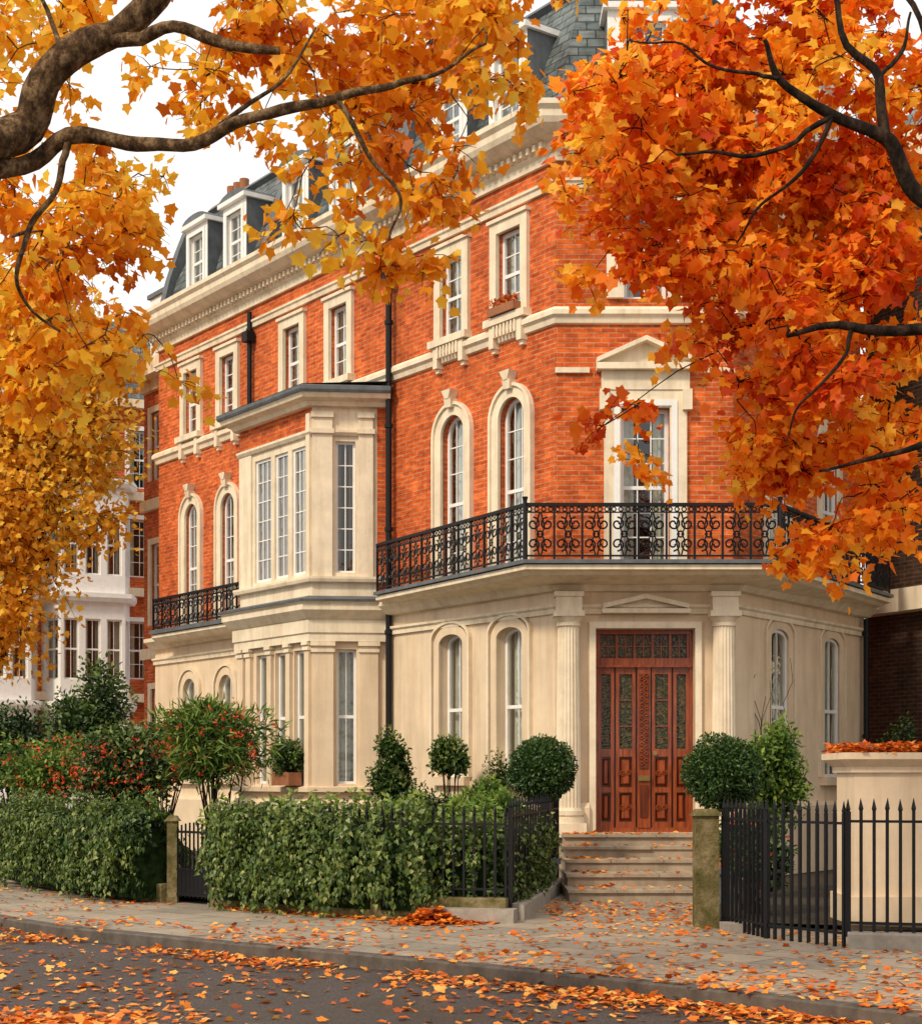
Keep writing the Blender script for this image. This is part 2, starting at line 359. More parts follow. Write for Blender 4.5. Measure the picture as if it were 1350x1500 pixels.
def make_tree(name,limbs,centers,nsub,nleaf,L,size,leafmat,bark,droop=.25,sub_r=.0035,leafup=.7,cl_noise=1.4,shape='maple',jit=.05,gn=.03,bias=0,tw=1.0):
    e=empty(name); wood=MB(); nodes=[];rad=[]
    for lim in limbs:
        pts=catmull([q[:3] for q in lim],6); rs=np.interp(np.linspace(0,len(lim)-1,len(pts)),range(len(lim)),[q[3] for q in lim])
        pts=[p+Vector((noise.noise(p*3),noise.noise(p*3+Vector((9,0,0))),noise.noise(p*3+Vector((0,9,0)))))*gn*(.4 if i<3 else 1) for i,p in enumerate(pts)]
        tube(wood,pts,[r*(1+.16*noise.noise(p*6)) for r,p in zip(rs,pts)],12 if rs[0]>.05 else 7)
        nodes+=[tuple(p) for p in pts]; rad+=list(rs)
    nodes=np.array(nodes); rad=np.array(rad)
    start=len(nodes)
    d0=np.array([np.min(np.linalg.norm(nodes-c,axis=1)) for c in centers]); order=np.argsort(d0)
    cap=start+len(centers)*4+10
    NB=np.zeros((cap,3)); NB[:start]=nodes; RB=np.zeros(cap); RB[:start]=rad; cnt=start
    for ci in order:
        c=centers[ci]; dd=np.linalg.norm(NB[:cnt]-c,axis=1)+ (NB[:cnt,2]>c[2]+.5)*.3
        i=int(np.argmin(dd)); a=Vector(NB[i]); b=Vector(c); ln=(b-a).length
        if ln<.05: continue
        r0=min(RB[i]*.65,(.006+.012*ln)*tw); r0=max(r0,.004*tw)
        mid1=a.lerp(b,.35)+Vector(rng.normal(size=3))*ln*.09+Vector((0,0,.06*ln)); mid2=a.lerp(b,.7)+Vector(rng.normal(size=3))*ln*.09+Vector((0,0,.05*ln))
        pts=catmull([a,mid1,mid2,b],2); rs=np.linspace(r0,max(.003,r0*.35),len(pts)); tube(wood,pts,rs,5)
        for k,p in enumerate([mid1,mid2,b]):
            NB[cnt]=p; RB[cnt]=r0*(1-.2*(k+1)); cnt+=1
    C=[];T=[];K=[]
    for ci,c in enumerate(centers):
        cc=noise.noise(Vector(c)*cl_noise)*.7+.5+rng.normal()*.1+bias
        for s in range(nsub):
            d=rng.normal(size=3); d[2]=d[2]*.5-droop; d/=np.linalg.norm(d); ln=L*rng.uniform(.5,1.1)
            tip=c+d*ln+np.array([0,0,-droop*.4*ln])
            tube(wood,[c,c+d*ln*.55,tip],[sub_r,sub_r*.8,sub_r*.4],3)
            f=rng.uniform(.15,1.05,nleaf); P=c+np.outer(f,tip-c)+rng.normal(size=(nleaf,3))*jit
            dirs=d*.5+rng.normal(size=(nleaf,3))*.6+np.array([0,0,-droop*1.6])
            C.append(P);T.append(dirs);K.append(np.full(nleaf,cc)+rng.normal(size=nleaf)*.2)
    C=np.vstack(C);T=np.vstack(T);K=np.concatenate(K);n=len(C)
    Nn=rng.normal(size=(n,3))*.75+np.array([0,-.25,leafup])
    S=size[0]+(size[1]-size[0])*rng.uniform(0,1,n)**1.3
    obj('trunk_and_branches',wood,bark,e,uv=False,smooth=True)
    leaves('leaves',C,T,Nn,S,K,leafmat,e,shape)
    return e
def leaf_shell(name,center,R,n,size,mat,parent,core=True,shape='oval',noi=.08,up=.3,inner=.75,cr=.82):
    p=runit(n); c=np.array(center); R=np.array(R)
    disp=np.array([1+noi*noise.noise(Vector(q*R)*4+Vector(center)) *2 for q in p])
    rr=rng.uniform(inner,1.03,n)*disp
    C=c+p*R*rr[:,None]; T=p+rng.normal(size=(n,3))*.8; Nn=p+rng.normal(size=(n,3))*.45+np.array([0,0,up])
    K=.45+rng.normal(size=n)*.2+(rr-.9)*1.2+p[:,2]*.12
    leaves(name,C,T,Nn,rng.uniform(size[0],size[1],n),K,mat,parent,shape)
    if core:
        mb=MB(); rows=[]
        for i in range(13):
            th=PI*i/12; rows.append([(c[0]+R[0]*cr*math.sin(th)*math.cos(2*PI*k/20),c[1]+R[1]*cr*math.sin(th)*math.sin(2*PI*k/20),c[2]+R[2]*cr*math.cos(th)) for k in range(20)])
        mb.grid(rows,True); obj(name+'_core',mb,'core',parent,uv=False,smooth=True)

# ================================================================== HOUSE
SA,CA=.5858,.8105
A=(1.458,25.0); B=(4.15,25.0)
E=(A[0]-SA*13.9,A[1]+CA*13.9); R_=(B[0]+SA*5.0,B[1]+CA*5.0)
Rb=(7.3,38.0); Eb=(-.3,41.2)
loop=[Eb,E,A,B,R_,Rb]
L=Fr(A,E,'ccw'); F=Fr(A,B,'cw'); Rt=Fr(B,R_,'cw')
house=empty('red_brick_mansion')
P={k:MB() for k in('brick','stucco','trim','white','glass','room','curtain','cb','lead','slate','iron','door','doorD','brass','amber','terracotta')}
g=offpath(loop,.06,True); gL=Fr(g[2],g[1],'ccw'); gF=Fr(g[2],g[3],'cw'); gR=Fr(g[3],g[4],'cw')
WL=[1.09,2.68]; WFAR=[10.6,12.25]
ghL=[H(t,.66,1.62,3.98,.16) for t in WL]+[H(t,.58,1.62,3.72,.28) for t in WFAR]
wall(P['stucco'],gL,0,gL.len,-.05,4.62,ghL,reveal=.26)
for i,h in enumerate(ghL):
    surround(P['stucco'],gL,h,.15,.045); surround(P['trim'],gL,dict(h,t0=h['t0']-.18,t1=h['t1']+.18,z1=h['z1']+.18,rise=h['rise']+.1 if h['rise']<.2 else h['rise']+.15),.045,.075)
    fbox(P['stucco'],gL,h['t0']-.16,h['t1']+.16,h['z0']-.14,h['z0']-.003,-.02,.12)
    window(P,gL,h,-.14 if i<2 else -.07,2,2,curt='full' if i!=1 else 'side')
door_h=dict(t0=.62,t1=2.13,z0=.77,z1=3.88,rise=0)
wall(P['stucco'],gF,0,gF.len,-.05,4.62,[door_h],reveal=.32)
surround(P['trim'],gF,door_h,.10,.06)
ghR=[H(t,.66,1.62,3.98,.16) for t in(1.55,3.62)]
wall(P['stucco'],gR,0,gR.len,-.05,4.62,ghR,reveal=.2)
for h in ghR:
    surround(P['stucco'],gR,h,.15,.02); surround(P['trim'],gR,dict(h,t0=h['t0']-.18,t1=h['t1']+.18,z1=h['z1']+.18,rise=h['rise']+.1),.045,.04)
    fbox(P['stucco'],gR,h['t0']-.16,h['t1']+.16,h['z0']-.14,h['z0']-.003,-.02,.12); window(P,gR,h,-.03,2,2,curt='side')
gpath=[g[1],g[2],g[3],g[4]]
sweep(P['stucco'],[g[1],g[2],gF.xy(.52)],[(-.02,-.05),(.12,-.05),(.12,1.15),(.07,1.22),(-.02,1.24)])
sweep(P['stucco'],[gF.xy(gF.len-.52),g[3],g[4]],[(-.02,-.05),(.12,-.05),(.12,1.15),(.07,1.22),(-.02,1.24)])
sweep(P['trim'],gpath,[(-.02,4.10),(.05,4.10),(.05,4.17),(.09,4.20),(.09,4.24),(-.02,4.245)])
sweep(P['trim'],gpath,[(-.1,4.42),(.12,4.44),(.2,4.52),(.28,4.58),(.28,4.66),(-.1,4.70)])
for a,b in((R_,Rb),(Rb,Eb),(Eb,E)): wall(P['brick'],Fr(a,b,'cw'),0,Fr(a,b).len,-.05,11.2)
fhL=[H(t,.66,4.86,7.62,.33) for t in WL]+[H(t,.58,4.86,7.45,.29) for t in WFAR]
shL=[H(t,.62,8.92,10.28) for t in [1.14,2.7,6.27,7.97,10.6,12.25]]
wall(P['brick'],L,0,L.len,4.6,11.3,fhL+shL)
for i,h in enumerate(fhL):
    surround(P['trim'],L,h,.17,.05); surround(P['trim'],L,dict(h,t0=h['t0']-.17,t1=h['t1']+.17,z1=h['z1']+.17,rise=h['rise']+.17),.05,.09)
    tc=(h['t0']+h['t1'])/2
    for s,(w0,w1) in enumerate([(.07,.10),(.05,.13)]):
        z=h['z1']+.12+s*.14; P['trim'].hexa([L.pt(tc-w0,z,0),L.pt(tc+w0,z,0),L.pt(tc+w0,z,.13+s*.03),L.pt(tc-w0,z,.13+s*.03),L.pt(tc-w1,z+.14,0),L.pt(tc+w1,z+.14,0),L.pt(tc+w1,z+.14,.15+s*.03),L.pt(tc-w1,z+.14,.15+s*.03)])
    window(P,L,h,-.10 if i<2 else -.06,3,6,curt=['side','side','net','side'][i],fw=.06)
for i,h in enumerate(shL):
    surround(P['trim'],L,h,.17,.07); tc=(h['t0']+h['t1'])/2
    fbox(P['trim'],L,h['t0']-.2,h['t1']+.2,h['z1']+.173,h['z1']+.23,-.01,.11)
    fbox(P['trim'],L,h['t0']-.22,h['t1']+.22,h['z0']-.12,h['z0']-.003,-.01,.17)
    for s in(-1,1):
        x=tc+s*.36; fbox(P['trim'],L,x-.06,x+.06,8.45,8.795,-.01,.13); fbox(P['trim'],L,x-.045,x+.045,8.38,8.448,-.01,.08)
    window(P,L,h,-.07,2,4,curt=random.choice(['side','blind','net']),fw=.06)
for tc in(1.14,2.7):
    for k in range(7):
        x=tc-.27+k*.09; fbox(P['trim'],L,x-.022,x+.022,8.60,8.797,.10,.15)
fbox(P['terracotta'],L,1.14-.34,1.14+.34,8.93,9.06,.03,.22)
f1=dict(t0=.98,t1=1.72,z0=4.86,z1=7.25,rise=0); f2=dict(t0=1.02,t1=1.68,z0=8.92,z1=10.25,rise=0)
wall(P['brick'],F,0,F.len,4.6,11.3,[f1,f2])
surround(P['trim'],F,f1,.26,.07); surround(P['white'],F,dict(f1,t0=f1['t0']-.02,t1=f1['t1']+.02,z1=f1['z1']+.02),.09,.09)
window(P,F,f1,-.13,3,6,curt='side',fw=.06)
surround(P['trim'],F,f2,.26,.08); window(P,F,f2,-.12,2,4,curt='side',fw=.06)
fbox(P['trim'],F,f2['t0']-.32,f2['t1']+.32,10.515,10.60,-.01,.16)
fbox(P['trim'],F,.68,2.02,7.515,7.80,-.01,.09); fbox(P['trim'],F,.60,2.10,7.803,7.90,-.01,.22)
def pediment(mb,fr,t0,t1,z0,z1,o0,o1,th=.07):
    tm=(t0+t1)/2
    for s,(a,b) in enumerate(((t0,tm),(tm,t1))):
        za,zb=(z0,z1) if s==0 else (z1,z0)
        mb.hexa([fr.pt(a,za,o0),fr.pt(b,zb,o0),fr.pt(b,zb,o1),fr.pt(a,za,o1),fr.pt(a,za+th,o0),fr.pt(b,zb+th,o0),fr.pt(b,zb+th,o1),fr.pt(a,za+th,o1)])
    mb.poly([fr.pt(t0,z0,o0+.06),fr.pt(t1,z0,o0+.06),fr.pt(tm,z1,o0+.06)])
pediment(P['trim'],F,.60,2.10,7.905,8.24,-.01,.22)
for s in(.72,1.98): fbox(P['trim'],F,s-.07,s+.07,7.2,7.512,-.01,.16)
rh1=[H(t,.66,4.86,7.55,.30) for t in(1.55,3.62)]; rh2=[H(t,.6,8.92,10.28) for t in(1.55,3.62)]
wall(P['brick'],Rt,0,Rt.len,4.6,11.3,rh1+rh2)
for h in rh1: surround(P['trim'],Rt,h,.17,.04); window(P,Rt,h,-.03,3,6,fw=.06)
for h in rh2:
    surround(P['trim'],Rt,h,.17,.05); fbox(P['trim'],Rt,h['t0']-.22,h['t1']+.22,h['z0']-.12,h['z0']-.003,-.01,.17); window(P,Rt,h,-.03,2,4,fw=.06)
sweep(P['trim'],loop,[(-.02,8.52),(.05,8.54),(.07,8.62),(.12,8.66),(.12,8.73),(.08,8.78),(-.02,8.80)],True)
sweep(P['trim'],loop,[(-.02,10.60),(.05,10.60),(.06,10.68),(.09,10.70),(.09,10.74),(-.02,10.76)],True)
sweep(P['trim'],loop,[(-.02,11.02),(.06,11.02),(.07,11.14),(.12,11.18),(.12,11.30),(.30,11.34),(.46,11.44),(.50,11.52),(.50,11.62),(.56,11.68),(.56,11.76),(.40,11.80),(-.25,11.82)],True)
for fr in(L,F,Rt):
    t=.1
    while t<fr.len:
        fbox(P['trim'],fr,t,t+.07,11.21,11.31,.10,.22); t+=.16
for fr,a,b in((F,-.02,.5),(F,F.len-.5,F.len+.02)): fbox(P['trim'],fr,a,b,7.78,7.86,-.02,.06)
# ---- mansard
sweep(P['slate'],loop,[(.02,11.80),(-.12,11.95),(-.30,12.6),(-.55,13.25),(-.90,14.05)],True)
sweep(P['lead'],loop,[(-.88,14.02),(-.80,14.09),(-.86,14.17),(-1.04,14.20),(-1.5,14.25)],True)
P['lead'].poly([(x,y,14.25) for x,y in offpath(loop,-1.5,True)])
def dormer(fr,tc,w=1.0,zt=13.34,nx=2):
    h=H(tc,.64,12.02,zt-.18); W=P['white']
    wall(W,fr,tc-w/2,tc+w/2,11.86,zt,[h],o=-.02,reveal=.15)
    surround(W,fr,h,.08,.03,o=-.02)
    window(P,fr,h,-.09,2,4,fw=.05,curt=random.choice(['blind','side','net']))
    for s in(-1,1):
        x=tc+s*w/2; P['lead'].poly([fr.pt(x,11.86,-.02),fr.pt(x,zt,-.02),fr.pt(x,zt,-1.1),fr.pt(x,11.86,-1.1)])
    fbox(W,fr,tc-w/2-.07,tc+w/2+.07,zt,zt+.09,-.9,.08)
    rows=[]
    for o in(.06,-1.2):
        rows.append([fr.pt(tc-(w/2+.05)*math.cos(PI*k/8),zt+.092+.15*math.sin(PI*k/8),o) for k in range(9)])
    P['lead'].grid(rows); P['lead'].poly(rows[0])
for t in(1.25,2.85,6.2,7.95,10.4,12.1): dormer(L,t)
dormer(F,1.35,1.15); dormer(Rt,1.6); dormer(Rt,3.6)
def chimney(fr,t,o,w,d,z0,z1,pots=3):
    fbox(P['brick'],fr,t-w/2,t+w/2,z0,z1,o-d,o); fbox(P['trim'],fr,t-w/2-.07,t+w/2+.07,z1,z1+.14,o-d-.07,o+.07)
    for k in range(pots):
        c=fr.pt(t-w/2+w*(k+.5)/pots,z1+.14,o-d/2); tube(P['terracotta'],[c,(c[0],c[1],c[2]+.12),(c[0],c[1],c[2]+.45)],[.13,.10,.11],10,True)
chimney(L,9.2,-1.9,1.3,.6,13.9,14.5,4); chimney(L,13.4,-1.4,.9,.6,13.2,14.4,3); chimney(L,4.55,-1.2,1.2,.6,13.9,15.0,4)
for t in(9.15,4.5,13.75):
    pr=[(.1,11.8),(.02,12.0),(-.14,12.62),(-.36,13.28),(-.70,14.12),(-1.2,14.3),(-1.2,13.6),(-.5,12.0)]
    a=[L.pt(t-.12,z,o) for o,z in pr]; b=[L.pt(t+.12,z,o) for o,z in pr]
    P['lead'].grid([a+[a[0]],b+[b[0]]]); P['lead'].poly(a); P['lead'].poly(b)
# ---- bay window
bp=[L.xy(8.62,0),L.xy(7.94,1.17),L.xy(5.31,1.17),L.xy(4.63,0)]
BF=Fr(bp[2],bp[1],'ccw'); BR=Fr(bp[3],bp[2],'ccw'); BL=Fr(bp[1],bp[0],'ccw')
fw=[(.16,.70),(.84,1.32),(1.46,2.06)]
def hh(a,b,z0,z1): return dict(t0=a,t1=b,z0=z0,z1=z1,rise=0)
gh=[hh(a,b,1.5,3.86) for a,b in((.25,.62),(.86,1.30),(1.56,2.0))]
wall(P['stucco'],BF,0,BF.len,-.05,4.05,gh,reveal=.2); rh=[hh(.58,.93,1.5,3.86)]
wall(P['stucco'],BR,0,BR.len,-.05,4.05,rh,reveal=.2); wall(P['stucco'],BL,0,BL.len,-.05,4.05)
for h in gh: window(P,BF,h,-.08,1,2,fw=.045,curt='side')
for h in rh: window(P,BR,h,-.12,2,2,fw=.045,curt='full')
for t0,t1 in((.0,.16),(.66,.82),(1.34,1.50),(2.12,2.30),(2.4,2.63)):
    fbox(P['stucco'],BF,t0+.004,t1-.004,1.45,3.98,-.01,.07)
    fbox(P['trim'],BF,t0-.015,t1+.015,3.84,3.90,-.01,.10); fbox(P['trim'],BF,t0-.02,t1+.02,3.93,3.985,-.01,.12)
for t0,t1 in((.20,.52),(.98,1.352)):
    fbox(P['stucco'],BR,t0,t1,1.25,3.98,-.01,.07); fbox(P['trim'],BR,t0-.02,t1+.02,3.80,3.86,-.01,.10); fbox(P['trim'],BR,t0-.03,t1+.03,3.91,3.985,-.01,.12)
bpl=list(bp)
sweep(P['stucco'],bpl,[(-.02,-.05),(.13,-.05),(.13,1.15),(.08,1.22),(-.02,1.24)])
sweep(P['stucco'],bpl,[(-.02,1.36),(.14,1.36),(.14,1.44),(-.02,1.47)])
sweep(P['trim'],bpl,[(-.3,3.99),(.10,3.99),(.10,4.12),(.13,4.14),(.13,4.36),(.16,4.38),(.26,4.48),(.30,4.52),(.30,4.62),(.34,4.66),(-.3,4.68)])
sweep(P['lead'],bpl,[(-.1,4.682),(.36,4.66),(.37,4.70),(.1,4.78),(-.1,4.79)])
bh=[hh(a,b,5.2,7.45) for a,b in fw]; brh=[hh(.60,.94,5.2,7.5)]
wall(P['trim'],BF,0,BF.len,4.7,7.62,bh,reveal=.16); wall(P['trim'],BR,.22,BR.len,4.7,7.62,brh,reveal=.16); wall(P['brick'],BR,0,.22,4.7,8.12); wall(P['trim'],BL,0,BL.len,4.7,7.62)
wall(P['brick'],BF,0,BF.len,7.62,8.12); wall(P['trim'],BR,.22,BR.len,7.62,8.12); wall(P['brick'],BL,0,BL.len,7.62,8.12)
for h in bh: window(P,BF,h,-.04,2 if h['t1']-h['t0']<.5 else 3,6,fw=.05,curt='brown',split=False)
for h in brh: window(P,BR,h,-.08,2,6,fw=.04,curt='brown',split=False)
for t0,t1 in((.29,.54),(1.0,1.35)):
    fbox(P['trim'],BR,t0,t1,5.12,7.98,-.01,.06); fbox(P['trim'],BR,t0-.03,t1+.03,7.62,7.70,-.01,.11); fbox(P['trim'],BR,t0-.02,t1+.02,7.90,8.0,-.01,.10)
fbox(P['trim'],BF,.0,.12,5.12,7.98,-.01,.06); fbox(P['trim'],BF,2.14,2.6,5.12,7.58,-.01,.04)
sweep(P['trim'],bpl,[(-.02,5.02),(.10,5.03),(.12,5.08),(.12,5.12),(-.02,5.14)])
sweep(P['trim'],[bp[1],bp[2],BR.xy(1.353-.9)],[(-.02,7.585),(.05,7.59),(.09,7.64),(.09,7.68),(-.02,7.70)])
sweep(P['trim'],bpl,[(-.3,8.08),(.12,8.09),(.16,8.16),(.30,8.20),(.34,8.28),(-.3,8.30)])
sweep(P['lead'],bpl,[(-.3,8.302),(.37,8.28),(.39,8.32),(.39,8.38),(.3,8.42),(-.5,8.52),(-1.3,8.60)],caps=False)
q=offpath(bpl,.30); P['lead'].poly([(q[0][0],q[0][1],8.50),(q[1][0],q[1][1],8.43),(q[2][0],q[2][1],8.43),(q[3][0],q[3][1],8.50),L.pt(4.7,8.56,.01),L.pt(8.6,8.56,.01)])
# ---- balconies
balc=[Rt.xy(4.85,.62),offpath(loop,1.02,True)[3],offpath(loop,1.02,True)[2],L.xy(4.30,.50)][::-1]
slab=[(-1.15,4.50),(-.6,4.53),(-.3,4.58),(-.16,4.60),(-.10,4.64),(0,4.66)]
sweep(P['trim'],balc,slab+[(0,4.73),(-1.15,4.74)]); sweep(P['lead'],balc,[(-1.15,4.745),(.05,4.745),(.05,4.80),(-1.15,4.81)])
balc2=[L.xy(12.95,0),L.xy(12.95,.62),L.xy(8.75,.62)]
sweep(P['trim'],[L.xy(12.95,.62),L.xy(8.4,.62)],[(-.7,4.50),(-.1,4.52),(0,4.60),(0,4.66),(-.7,4.67)]); sweep(P['lead'],[L.xy(12.95,.62),L.xy(8.4,.62)],[(-.7,4.675),(.05,4.675),(.05,4.76),(-.7,4.77)])
def spiral(mb,fr,tc,zc,r0,r1,a0,a1,o,n=14,rad=.0135):
    pts=[]
    for k in range(n+1):
        f=k/n; a=a0+(a1-a0)*f; r=r0+(r1-r0)*f; pts.append(fr.pt(tc+r*math.cos(a),zc+r*math.sin(a),o))
    tube(mb,pts,rad,4)
def rail(mb,path,z0,z1,inset=-.03):
    pp=offpath(path,inset)
    for a,b in zip(pp,pp[1:]):
        fr=Fr(a,b,'cw'); n=max(1,round(fr.len/.42)); w=fr.len/n
        fbox(mb,fr,0,fr.len,z1-.035,z1+.015,-.03,.03); fbox(mb,fr,0,fr.len,z0+.05,z0+.075,-.015,.015); fbox(mb,fr,0,fr.len,z1-.13,z1-.112,-.012,.012)
        for i in range(n+1):
            t=i*w; fbox(mb,fr,t-.016,t+.016,z0,z1-.03,-.016,.016)
        for i in range(n):
            t=i*w; c=t+w/2; zm=(z0+.06+z1-.12)/2; R=w*.26
            for s in(-1,1):
                spiral(mb,fr,c+s*w*.25,zm+.15,R*.95,R*.2,PI/2,PI/2+s*PI*2.6,0)
                spiral(mb,fr,c+s*w*.25,zm-.15,R*.95,R*.2,-PI/2,-PI/2-s*PI*2.6,0)
                tube(mb,[fr.pt(c+s*.01,z0+.06,0),fr.pt(c+s*w*.16,zm-.1,0),fr.pt(c+s*w*.05,zm,0),fr.pt(c+s*w*.16,zm+.1,0),fr.pt(c+s*.01,z1-.12,0)],.012,4)
            spiral(mb,fr,c,zm,.045,.045,0,2*PI,0,8)
            for k in range(4):
                tt=t+w*(k+.5)/4; spiral(mb,fr,tt,z1-.075,.034,.034,0,2*PI,0,6,.010)
rail(P['iron'],balc,4.80,5.62); rail(P['iron'],balc2,4.76,5.42)
for x,y in(balc[1],balc[2]): tube(P['iron'],[(x,y,4.8),(x,y,5.66),(x,y,5.72)],[.035,.03,.045],8,True)
# ---- door and columns
DR=Fr(gF.xy(0,-.24),gF.xy(1,-.24),'cw'); t0,t1=door_h['t0'],door_h['t1']; Wd=t1-t0
D=P['door'];DD=P['doorD']
fbox(DD,DR,t0,t1,.77,3.88,-.12,-.05)
def mem(a,b,c,d,o=.0,m=None): fbox(m or D,DR,t0+a,t0+b,c,d,-.06,o)
for a,b in((0,.055),(Wd-.055,Wd)): mem(a,b,.77,3.88,.05)
mem(.055,Wd-.055,3.81,3.88,.05); mem(.055,Wd-.055,3.33,3.44,.06); mem(.03,Wd-.03,3.30,3.335,.09)
mem(.055,Wd-.055,.77,.84,.03)
n=5
for k in range(n):
    a=.075+(Wd-.15)*k/n; b=.075+(Wd-.15)*(k+1)/n
    mem(a-.018,a+.018,3.44,3.81,.02); fbox(P['amber'],DR,t0+a+.018,t0+b-.018,3.47,3.79,-.045,-.03)
    fbox(D,DR,t0+a,t0+b,3.62,3.635,-.045,-.005); fbox(D,DR,t0+(a+b)/2-.007,t0+(a+b)/2+.007,3.45,3.8,-.045,-.004)
mem(Wd-.093,Wd-.057,3.44,3.81,.02)
cols=[(.055,.30),(.33,.63),(Wd/2-.10,Wd/2+.10),(Wd-.63,Wd-.33),(Wd-.30,Wd-.055)]
def boss(x0,x1,z,zz):
    D.hexa([DR.pt(x0,z,-.05),DR.pt(x1,z,-.05),DR.pt(x1-.03,z+.03,.0),DR.pt(x0+.03,z+.03,.0),DR.pt(x0,zz,-.05),DR.pt(x1,zz,-.05),DR.pt(x1-.03,zz-.03,.0),DR.pt(x0+.03,zz-.03,.0)])
for ci,(a,b) in enumerate(cols):
    if ci==2:
        mem(a,b,.84,3.30,.05); mem(a+.03,b-.03,1.75,3.2,.07,DD)
        for k in range(14):
            z=1.82+k*.10; c=t0+(a+b)/2
            spiral(D,DR,c-.034,z,.036,.01,0,PI*2.2,.080,8,.013); spiral(D,DR,c+.034,z+.05,.036,.01,PI,-PI*1.2,.080,8,.013)
        mem(a+.04,b-.04,1.0,1.5,.07,DD); continue
    st=.05
    mem(a,a+st,.84,3.30,.02); mem(b-st,b,.84,3.30,.02)
    for z,zz in((.84,.93),(1.38,1.46),(1.93,2.05),(3.20,3.30)): mem(a+st,b-st,z,zz,.017)
    fbox(P['amber'],DR,t0+a+st,t0+b-st,2.05,3.20,-.045,-.03)
    if ci in(1,3):
        for z in(2.40,2.80): mem(a+st,b-st,z-.008,z+.008,-.005)
        c=t0+(a+b)/2
        for s in(-1,1): spiral(D,DR,c+s*.05,1.68,.05,.012,0,s*PI*3,.012,12,.009); spiral(D,DR,c+s*.05,1.15,.05,.012,0,s*PI*3,.012,12,.009)
    for z,zz in((.96,1.35),(1.49,1.90)): boss(t0+a+st+.02,t0+b-st-.02,z,zz)
fbox(P['brass'],DR,t0+Wd/2-.09,t0+Wd/2+.09,1.56,1.64,.07,.085)
c=DR.pt(t0+Wd/2+.17,1.98,.0); tube(P['brass'],[c,(c[0],c[1]-.06,c[2])],[.03,.035],10,True)
def column(fr,t,z0,z1,r=.185,o=.12):
    cx,cy=fr.xy(t,o); S=P['trim']
    rows=[]
    for z,rr in((z0,r),(z0+1.0,r*.99),(z1-.02,r*.87)):
        ring=[]
        for k in range(120):
            a=2*PI*k/120; f=.5-.5*math.cos(k*2*PI/6); ring.append((cx+math.cos(a)*rr*(1-.085*f),cy+math.sin(a)*rr*(1-.085*f),z))
        rows.append(ring)
    S.grid(rows,True)
    def disk(za,zb,ra,rb): tube(S,[(cx,cy,za),(cx,cy,zb)],[ra,rb],32,True)
    disk(z0-.04,z0,r*1.12,r*1.04); disk(z0-.11,z0-.04,r*1.25,r*1.25); disk(z0-.14,z0-.11,r*1.12,r*1.12); disk(z0-.23,z0-.14,r*1.32,r*1.32)
    fbox(S,fr,t-r*1.38,t+r*1.38,z0-.44,z0-.23,o-.3,o+r*1.38)
    disk(z1-.02,z1+.03,r*.98,r*.98); disk(z1+.03,z1+.12,r*.9,r*1.2)
    fbox(S,fr,t-r*1.25,t+r*1.25,z1+.12,z1+.20,o-.3,o+r*1.25); fbox(S,fr,t-r*1.05,t+r*1.05,z1+.20,z1+.42,o-.3,o+r*1.0); fbox(S,fr,t-r*1.2,t+r*1.2,z1+.42,z1+.49,o-.3,o+r*1.2)
column(gF,.20,1.15,3.92); column(gF,gF.len-.20,1.15,3.92)
pediment(P['trim'],gF,.72,2.02,4.17,4.32,-.01,.2,.07); fbox(P['trim'],gF,.70,2.04,4.10,4.165,-.01,.22)
def pipe(fr,t,z0,z1,o=.10,r=.055):
    tube(P['iron'],[fr.pt(t,z0,o),fr.pt(t,z1,o)],r,10)
    z=z0+.3
    while z<z1: tube(P['iron'],[fr.pt(t,z,o),fr.pt(t,z+.07,o)],r*1.35,10,True); z+=1.8
pipe(L,4.44,.2,11.0,.14); fbox(P['iron'],L,4.33,4.55,10.2,10.45,.05,.26)
pipe(L,9.55,8.4,10.9,.1,.05); fbox(P['iron'],L,9.44,9.66,10.3,10.5,.04,.22)
pipe(gR,4.85,.2,4.4,.12,.05)
NM={'brick':'brick_walls','stucco':'ground_floor_walls','trim':'stone_mouldings','white':'sash_frames_and_dormers','glass':'window_panes','room':'interior','curtain':'curtains','cb':'bay_curtains','lead':'lead_roofing','slate':'mansard_roof','iron':'balcony_ironwork_and_pipes','door':'front_door','doorD':'front_door_panels','brass':'letter_plate_and_knob','amber':'door_glass','terracotta':'chimney_pots'}
for k,mb in P.items(): obj(NM[k],mb,{'cb':'curtainB'}.get(k,k),house)

# ================================================================== steps
st=MB()
edges=[(.77,24.15),(.62,23.45),(.465,22.75),(.31,22.0),(.155,21.2)]
for i,(z,ye) in enumerate(edges):
    x0=1.52-.03*i; x1=3.98-.10*i
    wbox(st,x0,x1,ye,25.0-(.003*i),-.02 if i==4 else z-.155-.01,z-.04);
    xs=[x0-.02,x0+.62+.1*(i%2),x0+1.35-.12*(i%2),x1+.02]
    for a,b in zip(xs,xs[1:]): j=random.uniform(-.012,.012); wbox(st,a+.004,b-.004,ye-.04+j,25.0,z-.04+.001,z+random.uniform(-.004,.004))
obj('stone_steps',st,'step')
